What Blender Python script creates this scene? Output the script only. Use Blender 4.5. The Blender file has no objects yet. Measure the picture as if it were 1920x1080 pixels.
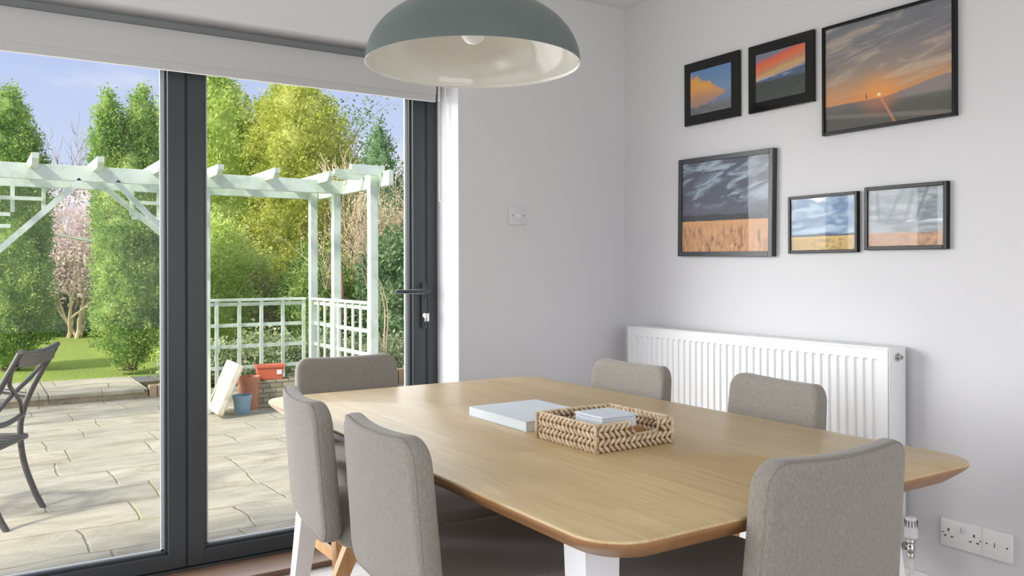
import bpy, bmesh, math, random
import numpy as np
from mathutils import Vector, Matrix
random.seed(7)
rng = np.random.default_rng(7)
C = bpy.context.scene
COL = C.collection
PI = math.pi
R = math.radians

# ------------------------------------------------------------------ camera
H = 1.12
YAW = R(32.87); ROLL = R(-0.141)
cd = bpy.data.cameras.new('camera'); cam = bpy.data.objects.new('camera', cd); COL.objects.link(cam)
cd.sensor_width = 36; cd.lens = 36*1577.2/1920
cd.shift_y = -(540-505.3)/1920
cd.clip_start = 0.02; cd.clip_end = 300
rv = Vector((math.cos(YAW), -math.sin(YAW), 0)); wv = Vector((math.sin(YAW), math.cos(YAW), 0)); uv_ = Vector((0, 0, 1))
r2 = rv*math.cos(ROLL)+uv_*math.sin(ROLL); u2 = uv_*math.cos(ROLL)-rv*math.sin(ROLL)
M = Matrix((r2, u2, -wv)).transposed().to_4x4(); M.translation = (0, 0, H)
cam.matrix_world = M
C.camera = cam

# ------------------------------------------------------------------ render look
C.view_settings.view_transform = 'Standard'
C.view_settings.look = 'None'
C.view_settings.gamma = 1.0
C.view_settings.use_curve_mapping = False
C.view_settings.exposure = 0.0
C.cycles.use_denoising = True
C.cycles.max_bounces = 10
C.cycles.diffuse_bounces = 6
C.cycles.transparent_max_bounces = 24
C.cycles.sample_clamp_indirect = 6

def lin(r, g, b):
    f = lambda c: (c/255/12.92) if c/255 <= 0.04045 else ((c/255+0.055)/1.055)**2.4
    return (f(r), f(g), f(b), 1.0)

# ------------------------------------------------------------------ node helper
class NB:
    """small expression builder on a node tree"""
    def __init__(s, nt):
        s.nt = nt; s.N = nt.nodes; s.L = nt.links
    def put(s, sock, v):
        if v is None: return
        if isinstance(v, bpy.types.NodeSocket): s.L.new(v, sock)
        else:
            try: sock.default_value = v
            except Exception:
                try: sock.default_value = (v, v, v)
                except Exception: sock.default_value = v[:3]
    def m(s, op, a, b=None, c=None, clamp=False):
        n = s.N.new('ShaderNodeMath'); n.operation = op; n.use_clamp = clamp
        for i, v in enumerate((a, b, c)): s.put(n.inputs[i], v)
        return n.outputs[0]
    def vm(s, op, a, b=None):
        n = s.N.new('ShaderNodeVectorMath'); n.operation = op
        s.put(n.inputs[0], a)
        if b is not None: s.put(n.inputs[1], b)
        return n.outputs['Value'] if op in ('DOT_PRODUCT', 'LENGTH', 'DISTANCE') else n.outputs[0]
    def mix(s, f, a, b, mode='MIX'):
        n = s.N.new('ShaderNodeMix'); n.data_type = 'RGBA'; n.blend_type = mode
        s.put(n.inputs['Factor'], f)
        for nm, v in (('A', a), ('B', b)):
            k = [i for i in n.inputs if i.name == nm and i.type == 'RGBA'][0]
            s.put(k, v)
        return [o for o in n.outputs if o.type == 'RGBA'][0]
    def noise(s, vec, scale=5, detail=4, rough=0.5, dist=0.0, color=False):
        n = s.N.new('ShaderNodeTexNoise')
        s.put(n.inputs['Vector'], vec); s.put(n.inputs['Scale'], scale)
        n.inputs['Detail'].default_value = detail; n.inputs['Roughness'].default_value = rough
        n.inputs['Distortion'].default_value = dist
        return n.outputs['Color' if color else 'Fac']
    def white(s, vec):
        n = s.N.new('ShaderNodeTexWhiteNoise'); n.noise_dimensions = '3D'; s.put(n.inputs['Vector'], vec)
        return n.outputs['Value']
    def scale(s, vec, sc):
        return s.vm('MULTIPLY', vec, sc)
    def ramp(s, f, stops):
        n = s.N.new('ShaderNodeValToRGB'); cr = n.color_ramp
        while len(cr.elements) < len(stops): cr.elements.new(0.5)
        for e, (p, c) in zip(cr.elements, stops):
            e.position = p; e.color = c
        s.put(n.inputs[0], f); return n.outputs[0]
    def ss(s, x, a, b):
        n = s.N.new('ShaderNodeMapRange'); n.interpolation_type = 'SMOOTHSTEP'
        s.put(n.inputs['Value'], x); n.inputs['From Min'].default_value = a; n.inputs['From Max'].default_value = b
        return n.outputs[0]
    def coord(s, kind='Object'):
        n = s.N.new('ShaderNodeTexCoord'); return n.outputs[kind]
    def sep(s, v):
        n = s.N.new('ShaderNodeSeparateXYZ'); s.put(n.inputs[0], v); return n.outputs
    def comb(s, x, y, z):
        n = s.N.new('ShaderNodeCombineXYZ')
        for i, v in enumerate((x, y, z)): s.put(n.inputs[i], v)
        return n.outputs[0]
    def bump(s, h, strength=0.3, dist=0.01, normal=None):
        n = s.N.new('ShaderNodeBump'); n.inputs['Strength'].default_value = strength
        n.inputs['Distance'].default_value = dist; s.put(n.inputs['Height'], h)
        return n.outputs[0]

def mat(name, color=(0.8, 0.8, 0.8, 1), rough=0.5, metal=0.0, spec=0.5, fn=None, coat=0.0):
    m = bpy.data.materials.new(name); m.use_nodes = True
    nb = NB(m.node_tree); b = nb.N['Principled BSDF']
    b.inputs['Base Color'].default_value = color; b.inputs['Roughness'].default_value = rough
    b.inputs['Metallic'].default_value = metal; b.inputs['Specular IOR Level'].default_value = spec
    b.inputs['Coat Weight'].default_value = coat; b.inputs['Coat Roughness'].default_value = 0.1
    if fn: fn(nb, b)
    return m

# ------------------------------------------------------------------ world: pale blue sky with thin cloud
w = bpy.data.worlds.new('sky'); C.world = w; w.use_nodes = True
nb = NB(w.node_tree)
for n in list(nb.N):
    if n.type != 'OUTPUT_WORLD' and n.type != 'BACKGROUND': nb.N.remove(n)
d = nb.coord('Generated'); sx, sy, sz = nb.sep(d)
up = nb.m('MAXIMUM', sz, 0.0)
skyc = nb.ramp(up, [(0.0, lin(216, 228, 250)), (0.12, lin(204, 218, 248)), (0.22, lin(190, 206, 244)), (0.5, lin(168, 190, 238)), (1.0, lin(190, 200, 226))])
cv = nb.comb(nb.m('DIVIDE', sx, nb.m('ADD', up, 0.25)), nb.m('DIVIDE', sy, nb.m('ADD', up, 0.25)), 0.0)
cl = nb.noise(cv, 1.3, 6, 0.55, 0.3)
clm = nb.m('MULTIPLY', nb.ss(cl, 0.54, 0.72), 0.75)
skyc = nb.mix(clm, skyc, (0.95, 0.95, 0.97, 1))
# bright lobe added to the sky low on the left, lights the room
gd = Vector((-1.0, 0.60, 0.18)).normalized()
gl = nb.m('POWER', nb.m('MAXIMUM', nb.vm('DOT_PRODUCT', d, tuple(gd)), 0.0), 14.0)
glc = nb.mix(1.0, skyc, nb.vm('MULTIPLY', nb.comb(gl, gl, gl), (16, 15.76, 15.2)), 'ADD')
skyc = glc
gnd = nb.ss(sz, -0.04, 0.0)
colr = nb.mix(gnd, (0.30, 0.31, 0.28, 1), skyc)
bg = [n for n in nb.N if n.type == 'BACKGROUND'][0]
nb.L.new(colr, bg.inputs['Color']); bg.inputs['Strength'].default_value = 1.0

# ------------------------------------------------------------------ sun (low, from the left of the garden, softened by haze)
sd = bpy.data.lights.new('sun', 'SUN'); so = bpy.data.objects.new('sun', sd); COL.objects.link(so)
sd.energy = 4.9; sd.angle = R(8); sd.color = (1.0, 0.95, 0.86)
so.location = (-6, 6, 8)
so.rotation_euler = Vector((1, 0.35, -0.92)).to_track_quat('-Z', 'Y').to_euler()

# ------------------------------------------------------------------ area lamps added as fill at the doors and at two added windows
def fill_lamp(name, loc, rot, sx, sy, power, col):
    l = bpy.data.lights.new(name, 'AREA'); o = bpy.data.objects.new(name, l); COL.objects.link(o)
    l.shape = 'RECTANGLE'; l.size = sx; l.size_y = sy; l.energy = power; l.color = col
    o.location = loc; o.rotation_euler = rot
    return o
fill_lamp('door_fill', (.16, 3.222, .94), (-PI/2, 0, 0), 2.95, 1.72, 34, (.97, .985, 1.0))
fill_lamp('rear_fill', (.15, -3.15, 1.35), (PI/2, 0, 0), 3.8, 1.7, 55, (1.0, .995, .985))
fill_lamp('side_fill', (-2.25, .45, 1.40), (0, -PI/2, 0), 1.5, 3.8, 20, (.985, .99, 1.0))

# ------------------------------------------------------------------ object helpers
def tag(o, label=None, cat=None, group=None, kind=None):
    if label: o['label'] = label
    if cat: o['category'] = cat
    if group: o['group'] = group
    if kind: o['kind'] = kind
    return o
def thing(name, label, cat, loc=(0, 0, 0), rotz=0.0, group=None):
    o = bpy.data.objects.new(name, None); COL.objects.link(o)
    o.empty_display_size = 0.1
    o.location = loc; o.rotation_euler = (0, 0, rotz)
    return tag(o, label, cat, group)
def obj(name, bm, m, parent=None, smooth=False, label=None):
    me = bpy.data.meshes.new(name)
    if isinstance(bm, bmesh.types.BMesh):
        bmesh.ops.recalc_face_normals(bm, faces=bm.faces[:])
        bm.to_mesh(me); bm.free()
    else: me = bm
    ms = m if isinstance(m, (list, tuple)) else [m]
    for k in ms: me.materials.append(k)
    if smooth:
        me.shade_smooth()
        if smooth != 'all':
            me.set_sharp_from_angle(angle=R(40))
    o = bpy.data.objects.new(name, me); COL.objects.link(o)
    if parent is not None: o.parent = parent
    if label: o['label'] = label
    return o
def struct(name, bm, m, smooth=False):
    o = obj(name, bm, m, None, smooth); o['kind'] = 'structure'; return o
def kids(o): return [c for c in bpy.data.objects if c.parent == o]
def dup(root, loc, rotz, label, group=None):
    def rec(o, par):
        c = o.copy(); COL.objects.link(c)
        if par is not None: c.parent = par
        for k in kids(o):
            if k is not c: rec(k, c)
        return c
    r = rec(root, None); r.location = loc; r.rotation_euler = (0, 0, rotz); r['label'] = label
    if group: r['group'] = group
    return r
def box(bm, x0, x1, y0, y1, z0, z1, bev=0.0, seg=2, mi=0, M4=None):
    g = bmesh.ops.create_cube(bm, size=1.0)
    vs = g['verts']
    for v in vs:
        v.co = Vector(((x0+x1)/2+v.co.x*(x1-x0), (y0+y1)/2+v.co.y*(y1-y0), (z0+z1)/2+v.co.z*(z1-z0)))
    fs = list({f for v in vs for f in v.link_faces})
    for f in fs: f.material_index = mi
    allv = vs
    if bev > 0:
        es = list({e for v in vs for e in v.link_edges})
        r = bmesh.ops.bevel(bm, geom=es, offset=bev, segments=seg, affect='EDGES', profile=0.5)
        allv = list({v for v in r['verts']} | {v for v in vs if v.is_valid})
        for f in r['faces']: f.material_index = mi
    if M4 is not None: bmesh.ops.transform(bm, matrix=M4, verts=[v for v in allv if v.is_valid])
    return allv
def mbox(*a, **k):
    bm = bmesh.new(); box(bm, *a, **k); return bm
def tube(bm, pts, rad, seg=10, cap=True, flat=1.0, mi=0, up=Vector((0, 0, 1))):
    """sweep a circle along a polyline; flat < 1 squashes it"""
    pts = [Vector(p) for p in pts]; n = len(pts)
    rads = rad if isinstance(rad, (list, tuple)) else [rad]*n
    rings = []; prev = None
    for i, p in enumerate(pts):
        t = (pts[min(i+1, n-1)]-pts[max(i-1, 0)]).normalized()
        if prev is None:
            a = up if abs(t.dot(up)) < 0.95 else Vector((1, 0, 0))
            x = t.cross(a).normalized()
        else:
            x = (prev-t*prev.dot(t)).normalized()
        prev = x; y = t.cross(x)
        rings.append([bm.verts.new(p+(x*math.cos(q*2*PI/seg)+y*math.sin(q*2*PI/seg)*flat)*rads[i]) for q in range(seg)])
    for a, b in zip(rings, rings[1:]):
        for q in range(seg):
            f = bm.faces.new((a[q], a[(q+1) % seg], b[(q+1) % seg], b[q])); f.material_index = mi
    if cap:
        f = bm.faces.new(rings[0]); f.material_index = mi
        f = bm.faces.new(rings[-1]); f.material_index = mi
def lathe(bm, prof, seg=48, c=(0, 0, 0), mi=0):
    c = Vector(c); rings = []
    for r, z in prof:
        if r < 1e-5: rings.append([bm.verts.new(c+Vector((0, 0, z)))])
        else: rings.append([bm.verts.new(c+Vector((r*math.cos(2*PI*k/seg), r*math.sin(2*PI*k/seg), z))) for k in range(seg)])
    for a, b in zip(rings, rings[1:]):
        for k in range(seg):
            k2 = (k+1) % seg
            if len(a) == 1 and len(b) == 1: continue
            if len(a) == 1: f = bm.faces.new((a[0], b[k], b[k2]))
            elif len(b) == 1: f = bm.faces.new((a[k], a[k2], b[0]))
            else: f = bm.faces.new((a[k], a[k2], b[k2], b[k]))
            f.material_index = mi
def beam(bm, a, b, w, h, up=Vector((0, 0, 1)), w2=None, h2=None, mi=0):
    """rectangular bar from a to b, w across, h along up, may taper to w2 x h2"""
    a = Vector(a); b = Vector(b); t = (b-a).normalized()
    x = t.cross(up).normalized(); y = x.cross(t)
    w2 = w if w2 is None else w2; h2 = h if h2 is None else h2
    A = [bm.verts.new(a+x*sx*w/2+y*sy*h/2) for sx, sy in ((-1, -1), (1, -1), (1, 1), (-1, 1))]
    B = [bm.verts.new(b+x*sx*w2/2+y*sy*h2/2) for sx, sy in ((-1, -1), (1, -1), (1, 1), (-1, 1))]
    fs = [bm.faces.new(A), bm.faces.new(B)]
    for k in range(4): fs.append(bm.faces.new((A[k], A[(k+1) % 4], B[(k+1) % 4], B[k])))
    for f in fs: f.material_index = mi
def rrect(hw, hh, r, n=8, taper=0.0):
    """rounded rectangle outline, taper narrows the top"""
    pts = []
    for cx, cy, a0 in ((hw-r, hh-r, 0), (-hw+r, hh-r, 90), (-hw+r, -hh+r, 180), (hw-r, -hh+r, 270)):
        rr = r
        for k in range(n+1):
            a = R(a0+90*k/n); x = cx+rr*math.cos(a); y = cy+rr*math.sin(a)
            x *= 1-taper*(y/hh)
            pts.append((x, y))
    # straight runs get extra points so a bend stays smooth
    out = []
    for i, p in enumerate(pts):
        q = pts[(i+1) % len(pts)]; out.append(p)
        L = math.hypot(q[0]-p[0], q[1]-p[1]); k = int(L/0.03)
        for j in range(1, k+1): out.append((p[0]+(q[0]-p[0])*j/(k+1), p[1]+(q[1]-p[1])*j/(k+1)))
    return out
def cushion(outline, t, edge, fn):
    """closed padded slab over an outline; edge = rounding radius; fn(x, y, h) -> Vector"""
    bm = bmesh.new()
    hw = max(abs(p[0]) for p in outline); hh = max(abs(p[1]) for p in outline)
    rings = []
    steps = []
    for k in range(0, 7):                      # inner flat rings
        steps.append((k/7.0, t/2))
    m = min(hw, hh)
    for k in range(0, 5):
        a = PI/2*k/4
        steps.append((1-(edge/m)*(1-math.sin(a)), (t/2-edge)+edge*math.cos(a)))
    steps2 = steps+[(s, -h) for s, h in reversed(steps)]
    for s, h in steps2:
        if s == 0: rings.append([bm.verts.new(fn(0, 0, h))])
        else:
            ring = []
            for x, y in outline:
                if s < 1-edge/m+1e-6: X, Y = x*s/(1-edge/m)*(1-edge/hw), y*s/(1-edge/m)*(1-edge/hh)
                else:
                    e = (1-s)*m; X, Y = x*(1-e/hw), y*(1-e/hh)
                ring.append(bm.verts.new(fn(X, Y, h)))
            rings.append(ring)
    for a, b in zip(rings, rings[1:]):
        n = max(len(a), len(b))
        for k in range(n):
            k2 = (k+1) % n
            if len(a) == 1: bm.faces.new((a[0], b[k], b[k2]))
            elif len(b) == 1: bm.faces.new((a[k], a[k2], b[0]))
            else: bm.faces.new((a[k], a[k2], b[k2], b[k]))
    bmesh.ops.remove_doubles(bm, verts=bm.verts[:], dist=1e-6)
    return bm

# ------------------------------------------------------------------ materials
def f_wall(nb, b):
    c = nb.coord(); n = nb.noise(c, 3, 3)
    nb.L.new(nb.mix(n, lin(212, 212, 215), lin(217, 217, 219)), b.inputs['Base Color'])
    nb.L.new(nb.bump(nb.noise(c, 220, 3), 0.05, 0.002), b.inputs['Normal'])
M_wall = mat('painted_plaster', rough=0.75, spec=0.3, fn=f_wall)
M_ceil = mat('ceiling_paint', lin(226, 226, 226), rough=0.8, spec=0.2)
M_trim = mat('white_gloss_trim', lin(238, 238, 236), rough=0.35)
def f_floor(nb, b):
    c = nb.coord(); x, y, z = nb.sep(c)
    u = nb.m('DIVIDE', y, 0.19); k = nb.m('FLOOR', u)
    off = nb.m('MULTIPLY', nb.white(nb.comb(k, 3.0, 0.0)), 1.2)
    v = nb.m('DIVIDE', nb.m('ADD', x, off), 1.2); k2 = nb.m('FLOOR', v)
    pv = nb.white(nb.comb(k, k2, 1.0))
    g = nb.noise(nb.comb(nb.m('MULTIPLY', x, 2.0), nb.m('MULTIPLY', y, 40.0), pv), 1.0, 6, 0.65, 0.6)
    col = nb.mix(g, lin(148, 140, 132), lin(214, 209, 202))
    col = nb.mix(nb.m('MULTIPLY', pv, 0.35), col, lin(150, 148, 148))
    fr = nb.m('FRACT', u); gap = nb.m('LESS_THAN', fr, 0.015)
    col = nb.mix(gap, col, lin(80, 76, 72))
    nb.L.new(col, b.inputs['Base Color'])
    nb.L.new(nb.bump(g, 0.08, 0.002), b.inputs['Normal'])
M_floor = mat('grey_laminate', rough=0.32, fn=f_floor)
def oak(dark, light, plank=0.0, axis=1, sc=1.0):
    def f(nb, b):
        c = nb.coord(); x, y, z = nb.sep(c)
        if axis == 0: x, y = y, x
        if axis == 2: x, y, z = x, z, y
        pv = 0.0
        if plank:
            k = nb.m('FLOOR', nb.m('DIVIDE', nb.m('ADD', x, 0.037), plank))
            k2 = nb.m('FLOOR', nb.m('ADD', nb.m('DIVIDE', y, 1.15), nb.m('MULTIPLY', nb.white(nb.comb(k, 7.7, 0.0)), 1.0)))
            pv = nb.white(nb.comb(k, k2, 2.0))
        g1 = nb.noise(nb.comb(nb.m('MULTIPLY', x, 34*sc), nb.m('MULTIPLY', y, 2.2*sc), nb.m('ADD', nb.m('MULTIPLY', pv, 9.0), nb.m('MULTIPLY', z, 20*sc))), 1.0, 8, 0.68, 1.1)
        g2 = nb.noise(nb.comb(nb.m('MULTIPLY', x, 300*sc), nb.m('MULTIPLY', y, 9*sc), z), 1.0, 3, 0.6)
        f1 = nb.m('ADD', nb.m('MULTIPLY', g1, 0.8), nb.m('MULTIPLY', g2, 0.25))
        col = nb.ramp(f1, [(0.30, dark), (0.52, tuple((dark[i]*.45+light[i]*.55) for i in range(4))), (0.75, light)])
        if plank:
            col = nb.mix(nb.m('MULTIPLY', pv, 0.48), col, tuple(dark[i]*.92 for i in range(3))+(1,))
            fr = nb.m('FRACT', nb.m('DIVIDE', nb.m('ADD', x, 0.037), plank))
            col = nb.mix(nb.m('MULTIPLY', nb.m('LESS_THAN', fr, 0.012), 0.35), col, dark)
        nb.L.new(col, b.inputs['Base Color'])
        nb.L.new(nb.bump(g2, 0.04, 0.001), b.inputs['Normal'])
    return f
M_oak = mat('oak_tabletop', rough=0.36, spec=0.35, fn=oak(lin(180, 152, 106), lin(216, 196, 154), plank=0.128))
M_oakedge_shaded = mat('oak_edge_shaded', rough=0.38, fn=oak(lin(134, 94, 58), lin(172, 128, 84)))  # oak darkened so the shade on the lower edge is in the colour
M_legoak = mat('oak_chair_leg', rough=0.4, fn=oak(lin(178, 128, 80), lin(214, 172, 122), axis=2))
M_sill = mat('oak_threshold', rough=0.4, fn=oak(lin(88, 68, 54), lin(134, 108, 88), axis=0))
M_kraft = mat('brown_wood_block', rough=0.5, fn=oak(lin(150, 100, 60), lin(196, 150, 104), axis=0))
M_whiteleg = mat('white_lacquer', lin(236, 238, 240), rough=0.3)
def f_fabric(nb, b):
    c = nb.coord()
    n = nb.noise(c, 700, 2, 0.6); n2 = nb.noise(nb.scale(c, (1, 1, 0.25)), 420, 3, 0.7); n3 = nb.noise(c, 9, 3)
    f = nb.m('ADD', nb.m('MULTIPLY', n, 0.5), nb.m('MULTIPLY', n2, 0.5))
    col = nb.ramp(f, [(0.28, lin(108, 104, 97)), (0.5, lin(140, 135, 127)), (0.72, lin(168, 163, 156))])
    col = nb.mix(nb.m('MULTIPLY', n3, 0.15), col, lin(150, 142, 132))
    nb.L.new(col, b.inputs['Base Color'])
    nb.L.new(nb.bump(f, 0.35, 0.0015), b.inputs['Normal'])
    b.inputs['Sheen Weight'].default_value = 0.25
M_fabric = mat('taupe_woven_fabric', rough=0.9, spec=0.15, fn=f_fabric)
M_piping = mat('taupe_seam', lin(140, 132, 124), rough=0.9)
M_alu = mat('anthracite_aluminium', lin(54, 60, 64), rough=0.38, spec=0.5)
M_alud = mat('gasket_and_gap_shade', lin(38, 42, 46), rough=0.6)
M_bead = mat('silver_spacer', lin(214, 218, 220), rough=0.4)
M_chrome = mat('chrome', lin(205, 205, 205), rough=0.14, metal=1.0)
M_steel = mat('satin_steel', lin(150, 152, 155), rough=0.3, metal=0.9)
M_rad = mat('radiator_enamel', lin(236, 237, 238), rough=0.3)
M_dark = mat('dark_plastic', lin(30, 30, 32), rough=0.5)
M_plastic = mat('white_plastic', lin(232, 232, 232), rough=0.3)
def f_blind(nb, b):
    c = nb.coord(); n = nb.noise(nb.scale(c, (1, 1, 3)), 300, 2)
    nb.L.new(nb.mix(n, lin(188, 188, 187), lin(199, 199, 198)), b.inputs['Base Color'])
    nb.L.new(nb.bump(n, 0.1, 0.001), b.inputs['Normal'])
M_blind = mat('white_blind_fabric', rough=0.8, spec=0.2, fn=f_blind)
M_lampout = mat('sage_grey_metal', lin(98, 109, 107), rough=0.42, spec=0.4)
M_lampin = mat('white_gloss_enamel', lin(224, 223, 216), rough=0.12, coat=0.5)
M_bulb = mat('opal_bulb', lin(240, 240, 238), rough=0.15)
M_black = mat('black_frame', lin(14, 14, 15), rough=0.3, spec=0.25)
M_blackg = mat('black_glass', lin(12, 12, 12), rough=0.08)
M_charcoal = mat('charcoal_frame', lin(52, 56, 58), rough=0.35)
M_white = mat('pale_blue_white_card', lin(218, 228, 236), rough=0.45)
def glass_mat(name, ior=1.45, tint=(1, 1, 1, 1), k=1.0):
    m = bpy.data.materials.new(name); m.use_nodes = True; nb = NB(m.node_tree)
    for n in list(nb.N):
        if n.type != 'OUTPUT_MATERIAL': nb.N.remove(n)
    t = nb.N.new('ShaderNodeBsdfTransparent'); t.inputs[0].default_value = tint
    g = nb.N.new('ShaderNodeBsdfGlossy'); g.inputs['Roughness'].default_value = 0.02
    fr = nb.N.new('ShaderNodeFresnel'); fr.inputs[0].default_value = ior
    mx = nb.N.new('ShaderNodeMixShader'); ge = nb.N.new('ShaderNodeNewGeometry')
    nb.L.new(nb.m('MULTIPLY', nb.m('MULTIPLY', fr.outputs[0], k), nb.m('SUBTRACT', 1.0, ge.outputs['Backfacing'])), mx.inputs[0])
    nb.L.new(t.outputs[0], mx.inputs[1]); nb.L.new(g.outputs[0], mx.inputs[2])
    out = [n for n in nb.N if n.type == 'OUTPUT_MATERIAL'][0]; nb.L.new(mx.outputs[0], out.inputs[0])
    return m
M_glass = glass_mat('window_glass', 1.45, k=.5)
M_pglass = glass_mat('picture_glass', 1.5, k=.35)

# ------------------------------------------------------------------ room shell
XW = 2.6; YW = 3.045; ZC = 2.344; XL = -2.3; YB = -3.2
OX0, OX1, OZ = -1.36, 1.704, 2.01           # door opening
struct('floor', mbox(XL, XW, YB, 3.33, -0.12, 0.0), M_floor)
struct('ceiling', mbox(XL-.15, XW+.2, YB, 3.36, ZC, ZC+.12), M_ceil)
struct('wall_right', mbox(XW, XW+.2, YB, 3.36, -.12, ZC), M_wall)
bm = bmesh.new()
box(bm, XL-.15, XL, YB, 3.36, -.12, .62); box(bm, XL-.15, XL, YB, 3.36, 2.18, ZC)
box(bm, XL-.15, XL, YB, -1.48, .62, 2.18); box(bm, XL-.15, XL, 2.38, 3.36, .62, 2.18)
struct('wall_left', bm, M_wall)
bm = bmesh.new()
for y in (-1.48, -.21, 1.06, 2.33): box(bm, XL-.12, XL-.06, y, y+.05, .62, 2.18)
box(bm, XL-.12, XL-.06, -1.48, 2.38, .62, .67); box(bm, XL-.12, XL-.06, -1.48, 2.38, 2.13, 2.18)
struct('added_window_2', bm, M_alu)  # unseen side window, added to go with the side fill lamp
bm = bmesh.new()
box(bm, OX1, XW, YW, 3.36, -.12, ZC); box(bm, XL, OX0, YW, 3.36, -.12, ZC); box(bm, OX0, OX1, YW, 3.36, OZ, ZC)
struct('wall_back', bm, M_wall)
bm = bmesh.new()
box(bm, XL-.15, XW+.2, YB-.25, YB, -.12, .45); box(bm, XL-.15, XW+.2, YB-.25, YB, 2.25, ZC+.12)
box(bm, XL-.15, -1.8, YB-.25, YB, .45, 2.25); box(bm, 2.1, XW+.2, YB-.25, YB, .45, 2.25)
struct('wall_front', bm, M_wall)
bm = bmesh.new()
for x in (-1.8, -.52, .77, 2.05): box(bm, x, x+.05, YB-.16, YB-.10, .45, 2.25)
box(bm, -1.8, 2.1, YB-.16, YB-.10, .45, .50); box(bm, -1.8, 2.1, YB-.16, YB-.10, 2.20, 2.25)
struct('added_window_1', bm, M_alu)  # unseen rear window, added as a frame for the rear fill lamp
bm = bmesh.new(); box(bm, XW-.016, XW, YB, YW, 0, .136, bev=.004)
struct('baseboard_right', bm, M_trim)
bm = bmesh.new(); box(bm, OX1+.0, XW-.016, YW-.016, YW, 0, .136, bev=.004)
struct('baseboard_back', bm, M_trim)
struct('trim_1', mbox(OX0, OX1, 3.05, 3.235, 0.0, .022, bev=.004), M_sill)

# ------------------------------------------------------------------ folding glazed doors
seams = [-1.294, -.311, .671, 1.654]
FY0, FY1 = 3.235, 3.305
bm = bmesh.new()
box(bm, OX0, OX0+.05, FY0-.004, 3.33, 0, OZ, bev=.003); box(bm, OX1-.048, OX1, FY0-.004, 3.33, 0, OZ, bev=.003)
box(bm, OX0, OX1, FY0-.004, 3.33, OZ-.06, OZ, bev=.003); box(bm, OX0, OX1, FY0-.004, 3.33, .0, .030, bev=.003)
fr = struct('trim_2', bm, M_alu)
for i in range(3):
    a, b = seams[i]+.003, seams[i+1]-.003
    st = .062; z0, z1 = .033, OZ-.064; gz0 = .088; gz1 = z1-.06
    bm = bmesh.new()
    box(bm, a, a+st, FY0, FY1, z0, z1, bev=.004); box(bm, b-st, b, FY0, FY1, z0, z1, bev=.004)
    box(bm, a+st-.004, b-st+.004, FY0+.001, FY1-.001, z0, gz0, bev=.003); box(bm, a+st-.004, b-st+.004, FY0+.001, FY1-.001, gz1, z1, bev=.003)
    D = struct('door_%d' % (i+1), bm, M_alu)
    # slim beads around the pane, proud of the glass
    bm = bmesh.new(); q = .009
    for (X0, X1, Z0, Z1) in ((a+st-.001, a+st+q, gz0, gz1), (b-st-q, b-st+.001, gz0, gz1), (a+st, b-st, gz0-.001, gz0+q), (a+st, b-st, gz1-q, gz1)):
        box(bm, X0, X1, FY0+.018, FY0+.034, Z0, Z1, bev=.002)
    obj('glazing_bead', bm, M_alu, D)
    bm = bmesh.new()
    for (X0, X1, Z0, Z1) in ((a+st, a+st+.018, gz0, gz1), (b-st-.018, b-st, gz0, gz1), (a+st, b-st, gz0, gz0+.012), (a+st, b-st, gz1-.012, gz1)):
        box(bm, X0, X1, FY0+.040, FY0+.052, Z0, Z1)
    obj('spacer_bar', bm, M_bead, D, label='silver spacer bar around the pane')
    obj('pane', mbox(a+st, b-st, FY0+.036, FY0+.040, gz0, gz1), M_glass, D)
    if i < 2: obj('gasket', mbox(b-.001, b+.007, FY0+.006, FY1-.01, z0, z1), M_alud, D)
    if i == 2:
        obj('gasket', mbox(b-.002, b+.005, FY0-.001, FY1-.01, z0, z1), M_alud, D)
        # lever handle with a tall back plate and lock
        bm = bmesh.new()
        pl = [(1.637+x, z) for x, z in rrect(.0125, .098, .012, 5)]
        v1 = [bm.verts.new((x, FY0-.012, z+.967)) for x, z in pl]; v0 = [bm.verts.new((x, FY0, z+.967)) for x, z in pl]
        bm.faces.new(v1); bm.faces.new(v0)
        for k in range(len(v0)): bm.faces.new((v0[k], v0[(k+1) % len(v0)], v1[(k+1) % len(v1)], v1[k]))
        hd = obj('handle_plate', bm, M_charcoal, D, label='dark steel back plate of the door handle')
        bm = bmesh.new()
        tube(bm, [(1.637, FY0-.012, 1.027), (1.637, FY0-.045, 1.027)], .009, 12)
        tube(bm, [(1.646, FY0-.048, 1.027), (1.62, FY0-.050, 1.027), (1.56, FY0-.054, 1.028), (1.50, FY0-.056, 1.029), (1.482, FY0-.056, 1.029)], [.0085, .0105, .009, .008, .006], 12)
        obj('door_lever', bm, M_charcoal, hd, smooth=True)
        bm = bmesh.new(); tube(bm, [(1.637, FY0-.012, .925), (1.637, FY0-.030, .925)], .010, 14)
        box(bm, 1.628, 1.648, FY0-.036, FY0-.030, .900, .935, bev=.002)
        obj('thumb_turn', bm, M_chrome, hd, smooth=True, label='bright chrome lock cylinder with key')
        for z in (1.005, .884):
            bm = bmesh.new(); tube(bm, [(1.637, FY0-.012, z), (1.637, FY0-.0135, z)], .004, 10); obj('screw', bm, M_dark, hd)

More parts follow.
